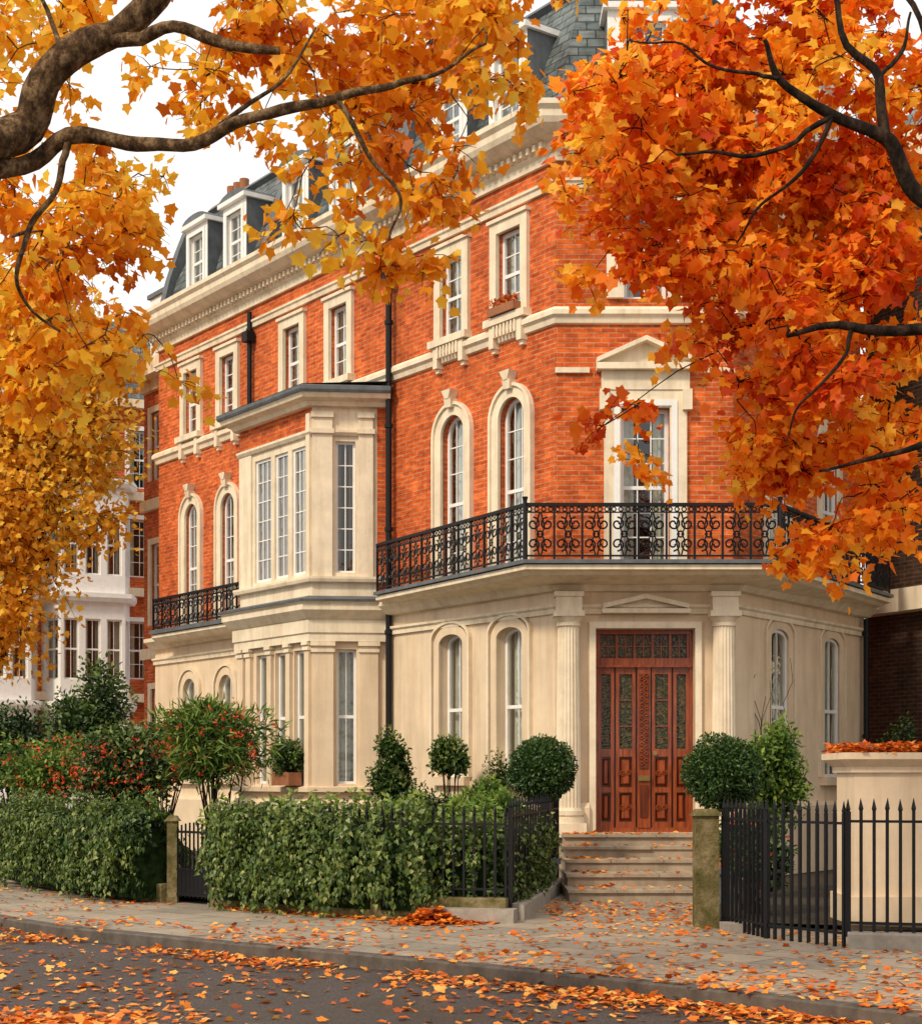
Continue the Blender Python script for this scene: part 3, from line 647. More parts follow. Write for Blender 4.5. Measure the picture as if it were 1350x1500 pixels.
# ================================================================== other buildings
def start(name):
    return empty(name),{k:MB() for k in('wall','trim','white','glass','room','curtain','cb','slate','lead')}
def finish(e,Q,mats):
    for k,mb in Q.items():
        if mb.f: obj(k+'_part',mb,mats.get(k,k),e)
e,Q=start('adjoining_brick_house')
ad=Fr(L.xy(13.95,-.9),L.xy(16.6,-.9),'ccw')
hs=[H(t,.62,z0,z1) for t in(.75,1.9) for z0,z1 in((1.7,3.7),(5.2,7.1),(8.6,10.2))]
wall(Q['wall'],ad,0,ad.len,0,11.0,hs)
for h in hs: surround(Q['trim'],ad,h,.14,.05); window(Q,ad,h,-.06,2,4)
for z in(4.4,7.9,10.7): fbox(Q['trim'],ad,0,ad.len,z,z+.25,-.05,.12)
fbox(Q['trim'],ad,0,ad.len,10.95,11.3,-.1,.4)
end=Fr(ad.xy(ad.len,0),ad.xy(ad.len,-8),'ccw'); wall(Q['wall'],end,0,8,0,11.0)
Q['slate'].poly([ad.pt(0,11.3,.1),ad.pt(ad.len,11.3,.1),ad.pt(ad.len,13.6,-1.3),ad.pt(0,13.6,-1.3)])
Q['slate'].poly([ad.pt(ad.len,11.3,.1),ad.pt(ad.len,11.3,-8),ad.pt(ad.len,13.6,-8),ad.pt(ad.len,13.6,-1.3)])
Q['lead'].poly([ad.pt(0,13.6,-1.3),ad.pt(ad.len,13.6,-1.3),ad.pt(ad.len,13.6,-8),ad.pt(0,13.6,-8)])
for t in(.7,1.9):
    h=H(t,.5,11.6,12.7); wall(Q['white'],ad,t-.4,t+.4,11.4,12.9,[h],o=.0,reveal=.1); window(Q,ad,h,-.08,2,2)
    for s in(-.4,.4): Q['lead'].poly([ad.pt(t+s,11.4,0),ad.pt(t+s,12.9,0),ad.pt(t+s,12.9,-1.2),ad.pt(t+s,11.4,-1.2)])
    fbox(Q['lead'],ad,t-.46,t+.46,12.9,13.0,-1.2,.06)
finish(e,Q,{'wall':'brick','cb':'curtainB'})
e,Q=start('distant_terrace_house')
dt=Fr((-15.5,47),(-8.2,50.5),'cw')
hs=[H(t,.7,z0,z0+1.75) for t in (.7,6.4,7.4) for z0 in(1.3,4.6,7.7,10.4)]+[H(t,.7,10.8,12.3) for t in(2.2,3.6,5.0)]
wall(Q['wall'],dt,0,dt.len,-.1,13.0,hs)
for h in hs: surround(Q['white'],dt,h,.13,.06); window(Q,dt,h,-.1,2,4)
for z in(3.9,7.1,10.0,12.8): fbox(Q['trim'],dt,-.1,dt.len+.1,z,z+.25,-.1,.25)
Q['slate'].poly([dt.pt(0,13.05,.1),dt.pt(dt.len,13.05,.1),dt.pt(dt.len,16,-2.2),dt.pt(0,16,-2.2)])
fbox(Q['slate'],dt,0,dt.len,13.05,15.9,-8,-2.2)
en=Fr(dt.xy(dt.len,0),dt.xy(dt.len,-8),'cw'); wall(Q['wall'],en,0,8,-.1,13.0)
for t in(2.0,4.75):
    bb=[dt.xy(t-1.32,0),dt.xy(t-.95,.9),dt.xy(t+.95,.9),dt.xy(t+1.32,0)]
    for k in range(3):
        fr=Fr(bb[k],bb[k+1],'cw'); hb=[]; nn=3 if k==1 else 1
        for j in range(nn):
            w=fr.len/nn
            for z0 in(1.2,4.5,7.6): hb.append(H(w*(j+.5),w*.72,z0,z0+1.8))
        wall(Q['white'],fr,0,fr.len,-.1,10.4,hb,reveal=.12)
        for h in hb: window(Q,fr,h,-.08,2,2,curt='side')
    for z in(3.6,6.8,10.2): sweep(Q['white'],bb,[(-.3,z),(.15,z),(.22,z+.12),(.22,z+.25),(-.3,z+.26)])
    Q['lead'].poly([(x,y,10.47) for x,y in offpath(bb,.2)])
finish(e,Q,{'wall':'brick','cb':'curtainB'})
e,Q=start('far_mansion_block')
db=Fr((-34,58),(-16,62),'cw'); hs=[H(1.2+1.7*i,.8,z0,z0+1.8) for i in range(10) for z0 in(1.3,4.6,7.9,11.2)]
wall(Q['wall'],db,0,db.len,-.1,14.5,hs)
for h in hs: surround(Q['trim'],db,h,.12,.05); window(Q,db,h,-.1,2,2)
for z in(3.9,7.2,14.3): fbox(Q['trim'],db,0,db.len,z,z+.3,-.1,.3)
Q['slate'].poly([db.pt(0,14.6,.1),db.pt(db.len,14.6,.1),db.pt(db.len,17,-2),db.pt(0,17,-2)])
finish(e,Q,{'wall':'brick','cb':'curtainB'})
e,Q=start('dark_brick_house')
dn=Fr((7.45,30.2),(10.4,24.4),'cw')
if dn.N.dot(Vector((-1,-.5)))<0: dn.N=-dn.N
hs=[H(t,.9,z0,z0+1.9) for t in(2.6,4.9) for z0 in(1.7,5.6,8.8)]
wall(Q['wall'],dn,0,dn.len,-.1,12.5,hs)
for h in hs: surround(Q['trim'],dn,h,.12,.05); window(Q,dn,h,-.1,2,4)
fbox(Q['trim'],dn,.1,dn.len,4.55,4.95,-.1,.35); fbox(Q['trim'],dn,.1,dn.len,12.4,12.9,-.1,.4)
d2=Fr(dn.xy(dn.len,0),(16.5,26.5),'cw'); wall(Q['wall'],d2,0,d2.len,-.1,12.5)
Q['slate'].poly([dn.pt(0,12.9,.1),dn.pt(dn.len,12.9,.1),dn.pt(dn.len,15,-2),dn.pt(0,15,-2)])
finish(e,Q,{'wall':'brickD','cb':'curtainB'})

# ================================================================== ground, road, pavement
kerbpts=[(-40,75),(-25,50),(-15.5,35),(-9.3,25),(-5.27,18.75),(-2.9,16.4),(-.45,14.45),(1.47,12.75),(3.1,11),(5,8.3),(7.6,3.5),(11,-5),(18,-25)]
kc=[(p.x,p.y) for p in catmull([(x,y,0) for x,y in kerbpts],8)]
gm=MB(); gm.poly([(-900,-900,-.135),(900,-900,-.135),(900,1200,-.135),(-900,1200,-.135)]); obj('ground',gm,'groundm',uv=False)
rd=MB(); rd.poly([(-60,-30,-.12),(30,-30,-.12),(30,80,-.12),(-60,80,-.12)]); obj('road',rd,'asphalt',uv=False)
pv=MB(); pin=offpath(kc,-.16)
pv.poly([(x,y,0) for x,y in pin]+[(60,-25,0),(60,75,0)]); obj('pavement',pv,'paving',uv=False)
kb=MB(); sweep(kb,kc,[(-.16,-.13),(-.16,.006),(-.02,.006),(0,-.01),(0,-.13)]); obj('kerb',kb,'kerbm')
op=offpath(kc,9.3); pv2=MB(); pv2.poly([(x,y,.0) for x,y in op][::-1]+[(op[0][0]-6,op[0][1]-4,0)]+[(x,y,0) for x,y in offpath(kc,13.5)][1:]) ; obj('opposite_pavement',pv2,'paving',uv=False)
kb2=MB(); sweep(kb2,op,[(0,-.13),(0,.006),(.15,.006),(.15,-.13)]); obj('opposite_kerb',kb2,'kerbm')
w1=[(.53,18.35),(-.9,18.75),(-3.02,20.4)]; w2=[(-3.74,21.1),(-5.2,22.9),(-6.56,24.9),(-8.2,28.5),(-9.4,33)]
sl=MB(); sl.poly([(1.45,23.8,.08),(.65,18.5,.08),(-.9,18.95,.08),(-3.0,20.6,.08),(-3.7,21.3,.08),(-6.4,25.0,.08),(-9.2,33,.08),(-7,36.5,.08),(1.5,25.2,.08)]); obj('garden_soil',sl,'soil',uv=False)
sl=MB(); sl.poly([(2.75,17.6,.06),(6,16.4,.06),(9,16,.06),(9.5,26,.06),(7.1,29,.06),(4.1,25.1,.06),(3.75,23.5,.06)]); obj('garden_soil',sl,'soil',uv=False)
def lowwall(name,path,h,w=.26,mat='moss'):
    mb=MB(); sweep(mb,path,[(-w/2,-.02),(-w/2,h),(-w/2+.02,h+.02),(w/2-.02,h+.02),(w/2,h),(w/2,-.02)]); return obj(name,mb,mat)
lowwall('low_garden_wall',w1[::-1],.24); lowwall('low_garden_wall',w2[::-1],.22)
lowwall('low_garden_wall',[(.60,18.45),(1.38,23.4)],.16,.22,'granite')
bl=MB(); wb=Fr((.62,18.22),(-.35,18.42),'ccw'); fbox(bl,wb,0,.95,-.02,.15,-.05,.22); obj('stone_plinth_block',bl,'granite')
def post(name,x,y,w,h,mat='moss'):
    mb=MB(); wbox(mb,x-w/2,x+w/2,y-w/2,y+w/2,-.02,h); mb.hexa([(x-w/2-.03,y-w/2-.03,h),(x+w/2+.03,y-w/2-.03,h),(x+w/2+.03,y+w/2+.03,h),(x-w/2-.03,y+w/2+.03,h),(x-w/2+.02,y-w/2+.02,h+.07),(x+w/2-.02,y-w/2+.02,h+.07),(x+w/2-.02,y+w/2-.02,h+.07),(x-w/2+.02,y+w/2-.02,h+.07)])
    return obj(name,mb,mat)
post('stone_gate_post',2.62,17.55,.25,1.2); post('stone_gate_post',-3.06,20.42,.13,1.0); post('stone_gate_post',-3.70,21.05,.13,1.05)
def fence(name,path,zb,zt,sp=.118,r0=.011,tip=.09,zr=.10):
    mb=MB()
    for a,b in zip(path,path[1:]):
        fr=Fr(a,b); n=max(1,round(fr.len/sp))
        fbox(mb,fr,0,fr.len,zb+zr,zb+zr+.025,-.012,.012); fbox(mb,fr,0,fr.len,zt-.20,zt-.175,-.012,.012)
        for i in range(n+1):
            t=fr.len*i/n; r=r0 if i%14 else r0*1.7; j=random.uniform(-.005,.005); dz=random.uniform(-.006,.006)
            fbox(mb,fr,t-r,t+r,zb-.02,zt-tip+dz,-r,r)
            x,y,z=fr.pt(t,zt-tip+dz,0)
            tube(mb,[(x,y,z),(x,y,z+.02),(x+j,y,z+tip+.03)],[r0,r0*1.55,.002],4)
    return obj(name,mb,'iron',None,uv=False)
fence('iron_railing_fence',[(-3.0,20.35),(-.9,18.72),(.50,18.33)],.24,1.27,r0=.013)
fence('iron_railing_fence',[(.55,18.36),(1.38,23.3)],.16,1.36,.27,.013)
fence('iron_railing_fence',[(-3.78,21.2),(-5.2,22.95),(-6.56,24.95),(-8.2,28.5),(-9.4,33)],.22,1.20)
fence('iron_railing_fence',[(2.80,17.45),(3.05,16.35),(3.62,15.5)],.02,1.36,.115,.014); fence('iron_railing_fence',[(3.66,15.5),(4.35,15.3),(6.5,14.9),(10,14.4)],.12,1.38,.125,.0155)
lowwall('low_granite_plinth',[(3.66,15.5),(4.35,15.3),(6.5,14.9),(10,14.4)],.13,.2,'granite')
bl=MB(); wbox(bl,2.72,3.02,16.95,17.25,-.02,.09); obj('stone_plinth_block',bl,'granite')
gt=MB(); fr=Fr((-3.12,20.5),(-3.64,21.0),'ccw')
e=empty('garden_gate')
for k in range(9):
    t=.02+fr.len*.95*k/8; fbox(gt,fr,t-.009,t+.009,.08,.98+.06*math.sin(PI*k/8),-.009,.009)
for z in(.10,.42,.90): fbox(gt,fr,0,fr.len,z,z+.03,-.014,.014)
obj('gate_bars',gt,'iron',e,uv=False)
gp=MB(); fbox(gp,fr,.02,fr.len-.02,.11,.42,-.006,.006); obj('gate_lower_panel',gp,'iron',e,uv=False)
e=empty('stucco_pier'); pr=MB(); x0,x1,y0,y1=4.15,5.0,17.3,18.1
wbox(pr,x0-.06,x1+.06,y0-.06,y1+.06,-.02,.35); wbox(pr,x0,x1,y0,y1,.35,1.66); wbox(pr,x0-.04,x1+.04,y0-.04,y1+.04,1.66,1.72)
pr.hexa([(x0-.04,y0-.04,1.72),(x1+.04,y0-.04,1.72),(x1+.04,y1+.04,1.72),(x0-.04,y1+.04,1.72),(x0-.14,y0-.14,1.80),(x1+.14,y0-.14,1.80),(x1+.14,y1+.14,1.80),(x0-.14,y1+.14,1.80)])
wbox(pr,x0-.14,x1+.14,y0-.14,y1+.14,1.80,1.87)
wbox(pr,x1,9.5,y0+.2,y1-.2,-.02,1.55); wbox(pr,x1,9.5,y0+.14,y1-.14,1.55,1.62)
obj('pier_and_wall',pr,'stucco',e)
n=1300; C=np.c_[rng.uniform(x0-.12,x1+.12,n),rng.uniform(y0-.13,y1+.12,n),1.875+rng.uniform(0,.09,n)]
leaves('leaf_litter_cap',C,rng.normal(size=(n,3))*[1,1,.2],rng.normal(size=(n,3))*.35+[0,0,1],rng.uniform(.05,.09,n),rng.uniform(0,.8,n),'fallen',e)

# ================================================================== hedges / shrubs
def hedge(name,path,w,z0,z1,dens=1150,size=(.045,.085),mat='green',droop=1.1,amp=1.25,shape='ivy',spill=0,topv=.08):
    e=empty(name); pts=catmull([(x,y,0) for x,y in path],6); path2=[(p.x,p.y) for p in pts]
    seg=[(Vector(b)-Vector(a)).length for a,b in zip(path2,path2[1:])]; tot=sum(seg); cum=np.r_[0,np.cumsum(seg)]
    hgt=z1-z0; per=w+2*hgt; n=int(tot*per*dens)
    s=rng.uniform(-.14,tot+.14,n); q=rng.uniform(0,per,n); C=[];Nn=[];K=[]
    for si,qi in zip(s,q):
        i=min(len(seg)-1,max(0,int(np.searchsorted(cum,si)-1))); a=Vector(path2[i]);b=Vector(path2[i+1]); d=(b-a).normalized(); nn=Vector((d.y,-d.x))
        base=a+d*(si-cum[i]); ex=1.0
        if si<0 or si>tot: ex=.7
        if qi<hgt: o=w/2; z=qi
        elif qi<hgt+w: o=w/2-(qi-hgt); z=hgt
        else: o=-w/2; z=qi-hgt-w
        u=abs(o)/(w/2); v=z/hgt; m=(u**3+max(0,v)**4)**.27; m=max(m,1) if v>.5 else 1
        o=o/m*ex; z=z/(1+(m-1)*.8)
        z*=1+topv*2*noise.noise(Vector((si*1.1,z0*7,w*5)))
        nv=Vector((nn.x*(o/(w/2)),nn.y*(o/(w/2)),.2+.9*max(0,v-.6)/.4))
        z+=z0
        nz=(noise.noise(Vector((base.x*1.3,base.y*1.3,z*1.8)))*.21+noise.noise(Vector((base.x*4.5,base.y*4.5,z*5)))*.12)*amp
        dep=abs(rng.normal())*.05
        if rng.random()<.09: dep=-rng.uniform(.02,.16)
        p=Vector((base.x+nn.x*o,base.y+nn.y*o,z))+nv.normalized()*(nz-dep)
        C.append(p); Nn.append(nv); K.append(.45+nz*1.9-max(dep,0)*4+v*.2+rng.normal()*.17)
    C=np.array(C);Nn=np.array(Nn); n=len(C)
    T=rng.normal(size=(n,3))*.55+np.array([0,0,-droop])+Nn*.3
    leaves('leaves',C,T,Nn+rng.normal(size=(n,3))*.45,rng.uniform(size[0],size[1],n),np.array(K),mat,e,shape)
    if spill:
        Cs=[];Ts=[];Ns=[];Ks=[]; wood=MB()
        for q_ in range(spill):
            si=rng.uniform(0,tot); i=min(len(seg)-1,max(0,int(np.searchsorted(cum,si)-1))); a=Vector(path2[i]);b=Vector(path2[i+1]); d=(b-a).normalized(); nn=Vector((d.y,-d.x)); base=a+d*(si-cum[i])
            up=q_%4==0
            if up:   # young shoots standing above the top
                o=rng.uniform(-.3,.4)*w; p=Vector((base.x+nn.x*o,base.y+nn.y*o,z1-.06)); ln=rng.uniform(.10,.26); step=Vector((d.x*rng.normal()*.02+nn.x*.01,d.y*rng.normal()*.02+nn.y*.01,ln/5))
            else:
                z=rng.uniform(z0+.3*hgt,z1); p=Vector((base.x+nn.x*(w/2+.06),base.y+nn.y*(w/2+.06),z)); ln=rng.uniform(.2,.55); step=None
            pts=[p]
            for k in range(5): p=p+(step if up else Vector((nn.x*.014+d.x*rng.normal()*.03,nn.y*.014+d.y*rng.normal()*.03,-ln/5))); pts.append(p)
            tube(wood,pts,.003,3)
            for p in pts:
                for _k in range(4): Cs.append(tuple(p+Vector(rng.normal(size=3))*.028)); Ts.append((rng.normal()*.5,rng.normal()*.5,.3 if up else -1)); Ns.append((nn.x+rng.normal()*.4,nn.y+rng.normal()*.4,.4)); Ks.append(.65+rng.normal()*.2)
        leaves('trailing_ivy',Cs,Ts,Ns,rng.uniform(size[0],size[1],len(Cs)),np.array(Ks),mat,e,shape); obj('trailing_stems',wood,'barkM',e,uv=False)
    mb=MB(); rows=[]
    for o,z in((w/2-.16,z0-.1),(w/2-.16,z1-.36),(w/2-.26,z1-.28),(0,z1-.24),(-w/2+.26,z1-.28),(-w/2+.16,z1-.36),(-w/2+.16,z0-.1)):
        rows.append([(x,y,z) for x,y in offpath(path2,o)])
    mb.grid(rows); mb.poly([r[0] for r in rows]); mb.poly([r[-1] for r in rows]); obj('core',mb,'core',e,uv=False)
    return e
hedge('ivy_hedge',[(-6.75,25.15),(-5.35,22.90),(-3.95,21.10)],.84,.16,1.20,spill=170)
hedge('ivy_hedge',[(-2.88,20.32),(-.95,18.86),(-.40,18.72)],.70,.20,1.14,spill=170)
hedge('garden_hedge',[(-.5,18.98),(.30,18.78),(.66,20.4),(1.0,22.6)],.40,.15,1.06,1000,(.045,.08),'green',.7,.8,'ivy',30)
hedge('garden_hedge',[(-3.2,22.2),(-1.2,21.0),(.3,20.9)],.9,.15,1.24,380,(.06,.11),'greenL',.3,1.5,'oval',60)
def topiary(name,x,y,z,R,n=6200,mat='greenD'):
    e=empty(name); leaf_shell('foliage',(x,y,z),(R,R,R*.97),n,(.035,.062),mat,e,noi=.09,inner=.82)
    mb=MB(); tube(mb,[(x,y,.1),(x+.01,y,z*.6),(x,y,z)],[.035,.028,.02],8); obj('stem',mb,'barkM',e,uv=False)
    mb=MB(); tube(mb,[(x,y,.0),(x,y,.02),(x,y,.42),(x,y,.42),(x,y,.5)],[.15,.17,.23,.26,.26],20,True); obj('pot',mb,'lead',e,uv=False)
    return e
topiary('topiary_bush',1.12,22.6,1.72,.45)
topiary('topiary_bush',3.24,20.3,1.66,.47)
def shrub(name,x,y,z0,zc,R,n,size,mat,shape='oval',flowers=0,core=False,lumps=9,fs=.05):
    e=empty(name); mb=MB()
    for k in range(lumps):
        v=runit(1)[0]*rng.uniform(.25,.65); c=(x+v[0]*R[0],y+v[1]*R[1],zc+v[2]*R[2]); r=rng.uniform(.38,.55)
        leaf_shell('foliage',c,(R[0]*r,R[1]*r,R[2]*r),n//lumps,size,mat,e,core=core,shape=shape,noi=.25,inner=.25,cr=.6)
        pts=[(x+rng.normal()*.06,y+rng.normal()*.06,z0),((x+c[0])/2+rng.normal()*.04,(y+c[1])/2,(z0+c[2])/2),c]
        tube(mb,catmull(pts,3),np.linspace(.018,.006,7),5)
    obj('stems',mb,'barkM',e,uv=False)
    if flowers:
        p=runit(flowers)*rng.uniform(.6,1.0,(flowers,1)); p[:,1]=-abs(p[:,1]); C=np.array([x,y,zc])+p*np.array(R)*.95
        C=np.repeat(C,6,0)+rng.normal(size=(flowers*6,3))*.03; m=len(C)
        leaves('flowers',C,rng.normal(size=(m,3)),rng.normal(size=(m,3))+[0,-1,.5],rng.uniform(fs*.7,fs*1.3,m),rng.uniform(0,1,m),'flower',e,'oval')
    return e
shrub('oleander_shrub',-3.35,22.4,.1,2.10,(.95,.6,.62),6800,(.10,.20),'greenL',shape='lance',flowers=70,lumps=18)
shrub('flowering_shrub',-5.1,24.6,.1,1.70,(1.15,.8,.66),8200,(.05,.10),'green',flowers=95,lumps=16)
shrub('flowering_shrub',-6.5,26.3,.1,1.75,(1.0,.7,.65),5600,(.05,.10),'greenL',flowers=80,lumps=12)
shrub('evergreen_shrub',-6.4,28.5,.1,2.7,(.85,.75,1.1),6200,(.06,.12),'green',lumps=14)
shrub('evergreen_shrub',-8.4,31,.1,2.0,(1.3,.9,1.2),5200,(.07,.13),'greenD',lumps=12)
shrub('evergreen_shrub',-5.4,29.5,.1,2.0,(1.2,.8,1.0),5200,(.06,.12),'green',lumps=14)
shrub('wall_shrub',-1.07,26.1,.1,1.72,(.44,.36,.66),4600,(.05,.09),'green',core=True,lumps=10)
shrub('wall_shrub',-.20,25.9,.1,1.90,(.40,.32,.50),3600,(.05,.09),'green',core=True,lumps=8)
shrub('wall_shrub',-.85,24.9,.1,1.05,(.9,.4,.42),3600,(.05,.09),'green',lumps=10)
shrub('climbing_plant',.60,25.35,.1,1.3,(.34,.22,.70),2600,(.04,.07),'green',lumps=9)
shrub('wispy_shrub',4.05,21.6,.1,1.75,(.58,.45,.92),7000,(.05,.10),'greenL',lumps=16)
shrub('garden_shrub',3.30,18.6,.05,.75,(.50,.6,.65),5200,(.05,.09),'greenD',flowers=14,lumps=10)
shrub('garden_shrub',.35,21.8,.05,1.15,(.6,.6,.5),3200,(.06,.10),'greenL',lumps=8)
shrub('garden_shrub',7.2,27.0,.05,1.9,(.5,.5,.8),1600,(.05,.09),'greenD',lumps=8)
e=empty('window_planter'); wb=MB(); fbox(wb,BF,.22,.82,1.47,1.70,.08,.34); obj('box',wb,'terracotta',e)
c=BF.pt(.50,1.98,.24); leaf_shell('foliage',c,(.32,.30,.34),2200,(.05,.09),'green',e,core=False,noi=.3,inner=.2)
e=empty('window_flowers'); n=300; C=np.array([L.pt(1.14+rng.uniform(-.3,.3),9.05+rng.uniform(0,.13),rng.uniform(.05,.2)) for _ in range(n)])
leaves('dried_flowers',C,rng.normal(size=(n,3))+[0,0,.5],rng.normal(size=(n,3)),rng.uniform(.04,.08,n),rng.uniform(0,.5,n),'fallen',e,'oval')
cl=MB(); p0=Vector(gR.pt(.75,.2,.12))
for k in range(9):
    pts=[p0]; p=p0.copy()
    for j in range(9):
        p=p+Vector((rng.normal()*.09,rng.normal()*.03,rng.uniform(.25,.42))); pts.append(p.copy())
    tube(cl,pts,np.linspace(.014,.004,len(pts)),4)
obj('bare_climber',cl,'barkM',uv=False)

# ================================================================== trees
Y=12.3
mb_=[(1.72,7.0,.75),(1.12,7.1,.40),(1.16,6.55,.42),(1.0,6.15,.28,.9),(1.20,5.9,.28,.9),(1.48,5.55,.26,.8),(1.05,5.48,.12,.6),(1.95,6.35,.72),(2.65,6.9,.95),(3.15,6.05,.85),(2.2,5.70,.60),(1.68,5.72,.34),(2.95,5.2,.72),(2.32,4.98,.48),
(1.28,4.50,.22,.35),(1.08,4.15,.20,.35),(1.52,4.22,.16,.4),(1.62,4.85,.20,.45),(2.45,4.40,.45),(3.05,4.3,.62),(2.22,4.1,.26,.8),(2.68,3.44,.30),(3.2,3.65,.33),(2.36,3.95,.18),(1.92,5.12,.24,.7),
(4.2,6.5,1.1,.6),(4.3,5.0,.9,.6),(3.5,7.9,1.0,.5),(2.0,8.0,.7,.5),(5.3,6.6,1.2,.25),(4.1,3.9,.5)]
bl=[(b[0],Y+random.uniform(-.1,.7),b[1],b[2],b[3] if len(b)>3 else 1,.85) for b in mb_]
cen=blobs_sample(bl,20)
limbs=[[(6.3,12.6,-.05,.27),(6.25,12.55,1.5,.23),(6.1,12.4,3.0,.20),(5.3,12.0,4.2,.15),(4.2,11.5,4.9,.10),(3.35,11.2,5.35,.065),(3.1,11.15,5.62,.055),(2.87,11.1,5.95,.048),(2.52,11.1,6.08,.035),(2.15,11.05,6.33,.025),(2.02,11.0,6.55,.014)],
[(2.87,11.1,5.95,.04),(2.82,11.15,6.35,.032),(2.6,11.2,6.8,.022),(2.5,11.4,7.4,.014)],
[(4.2,11.5,4.9,.06),(3.4,11.5,4.75,.045),(2.75,11.5,4.78,.03),(2.3,11.6,4.72,.015)],
[(6.1,12.4,3.0,.14),(6.5,12.4,4.4,.12),(6.2,12.6,6.0,.09),(5.2,12.6,7.4,.05),(4.0,12.5,8.2,.025)],
[(3.35,11.2,5.35,.04),(3.3,11.3,6.2,.03),(3.2,11.4,6.9,.022),(2.9,11.6,7.5,.012)],
[(4.2,11.5,4.9,.04),(3.5,11.6,4.1,.03),(3.0,11.7,3.9,.018),(2.6,11.8,3.8,.01)],
[(2.52,11.1,6.08,.02),(2.0,11.2,5.9,.016),(1.5,11.4,5.95,.009)],
[(2.52,11.1,6.08,.018),(2.35,11.15,5.75,.014),(2.05,11.2,5.5,.010),(1.9,11.3,5.3,.006)],
[(2.15,11.05,6.33,.016),(1.8,11.15,6.4,.012),(1.45,11.3,6.65,.008),(1.2,11.5,6.8,.005)],
[(2.82,11.15,6.35,.018),(3.0,11.2,6.6,.014),(3.1,11.3,6.9,.008)],
[(2.75,11.5,4.78,.018),(2.6,11.4,4.45,.013),(2.35,11.4,4.2,.009),(2.25,11.5,3.95,.005)]]
make_tree('maple_tree',limbs,cen,6,9,.28,(.055,.12),'leafO','barkM',droop=.25,gn=.06,sub_r=.0045,tw=1.5)
kk=1.12
pb=[(-2.34,5.65,.32),(-1.6,5.42,.26,.7),(-1.03,5.69,.28,.9),(-.66,5.68,.36,1.1),(-.28,5.76,.34,1.1),(.12,5.80,.28,.9),(-1.3,5.85,.25,.9),(-1.9,5.0,.28,.9),(-2.3,4.75,.36),(-1.95,4.62,.28,.9),(-2.3,4.3,.32,1),(-2.02,4.07,.28,.9),(-2.36,3.85,.32,1),(-1.76,3.95,.16,.7),
(-1.05,5.22,.18,.5),(-.43,5.34,.28,.8),(-.2,5.02,.22,.75),(-.70,5.0,.18,.6),(-.95,4.58,.15,.7),(-.56,4.64,.2,.8),(-.33,4.52,.18,.9),(-.13,4.74,.18,.8),(.03,5.28,.16,.4),(.30,5.72,.24,.8),(.08,4.92,.12,.5),(-2.5,5.2,.2,.6),(-2.0,5.75,.2,.6),
(-3.3,5.5,.5,.4),(-.5,6.3,.5,.5),(-2,6.5,.6,.4),(.5,6.3,.4,.6),(-1.2,6.0,.3,.8),(.2,6.02,.28,.9),(-2.6,6.1,.3,.8)]
bl=[(b[0]*kk,9*kk+random.uniform(-.2,.4),1.6+(b[1]-1.6)*kk,b[2]*kk,b[3] if len(b)>3 else 1,.5) for b in pb]
cen=blobs_sample(bl,50)
limbs=[[(-5.0,4.6,-.05,.34),(-4.95,4.8,1.8,.28),(-4.6,5.5,3.2,.22),(-3.6,7.4,4.35,.15),(-2.53,8.9,5.10,.105),(-2.28,9.0,5.40,.092),(-1.97,9,5.68,.080),(-1.67,9,5.92,.07),(-1.2,9.2,6.3,.06),(-.3,9.6,6.9,.03)],
[(-1.97,9,5.66,.04),(-1.52,8.9,5.66,.034),(-1.22,8.8,5.5,.03),(-.99,8.8,5.52,.02)],
[(-3.2,8.0,4.65,.06),(-2.5,9.0,4.98,.05),(-2.16,9.05,5.14,.045),(-1.78,9.0,5.08,.040),(-1.41,9,5.12,.036),(-1.03,9,5.26,.03),(-.69,9,5.34,.026),(-.43,9.05,5.42,.02),(-.13,9.1,5.53,.012),(.15,9.2,5.7,.008)],
[(-2.16,9.05,5.14,.022),(-2.23,9.05,4.85,.018),(-2.42,9.0,4.56,.015),(-2.44,9,4.32,.011),(-2.2,9.1,4.1,.007)],
[(-.69,9,5.34,.018),(-.5,9.05,5.1,.014),(-.35,9.1,4.85,.01),(-.4,9.2,4.6,.006)],
[(-1.41,9,5.12,.018),(-1.2,9.1,5.3,.013),(-.95,9.2,5.6,.009),(-.8,9.3,5.9,.006)],
[(-4.6,5.5,3.2,.18),(-4.9,6.4,4.8,.14),(-4.2,7.6,6.2,.09),(-3,8.6,7.0,.05)]]
make_tree('plane_tree',limbs,cen,5,6,.22,(.055,.105),'leafY','barkP',droop=.35,gn=.06,tw=1.2)
def wtree(name,x,y,blobs,leafmat,dens,size,nsub=6,nleaf=9,L=.9,r=.28,bark='barkM',limbz=3.0):
    cen=blobs_sample(blobs,dens); limbs=[[(x,y,-.05,r),(x+.05,y,limbz*.5,r*.85),(x,y+.1,limbz,r*.75),(x+.2,y,limbz*1.8,r*.5),(x,y,limbz*2.8,r*.25)]]
    for b in blobs[:7]: limbs.append([(x,y+.05,limbz*.9,r*.5),((x+b[0])/2,(y+b[1])/2,(limbz+b[2])/2+.3,r*.3),(b[0],b[1],b[2],r*.1)])
    make_tree(name,limbs,cen,nsub,nleaf,L,size,leafmat,bark,droop=.3,sub_r=.008,jit=.22,cl_noise=.5)
wtree('golden_tree',-11.2,37.5,[(-9.7,37,9.8,1.7,1.2),(-8.6,37.2,9.0,1.0,1.1),(-10.3,36.5,7.6,1.5,1.2),(-8.7,36.9,7.5,.9,.9),(-10.8,36.5,5.4,1.35,1.1),(-9.8,37.5,12.0,1.5),(-8.8,38,11.0,1.0),(-12.5,38,8,2.0),(-12.5,38,11.5,1.8,.7),(-9.5,36.5,6.2,.8,.6),(-11.0,35.5,4.0,1.0)],'leafG',4.2,(.10,.19))
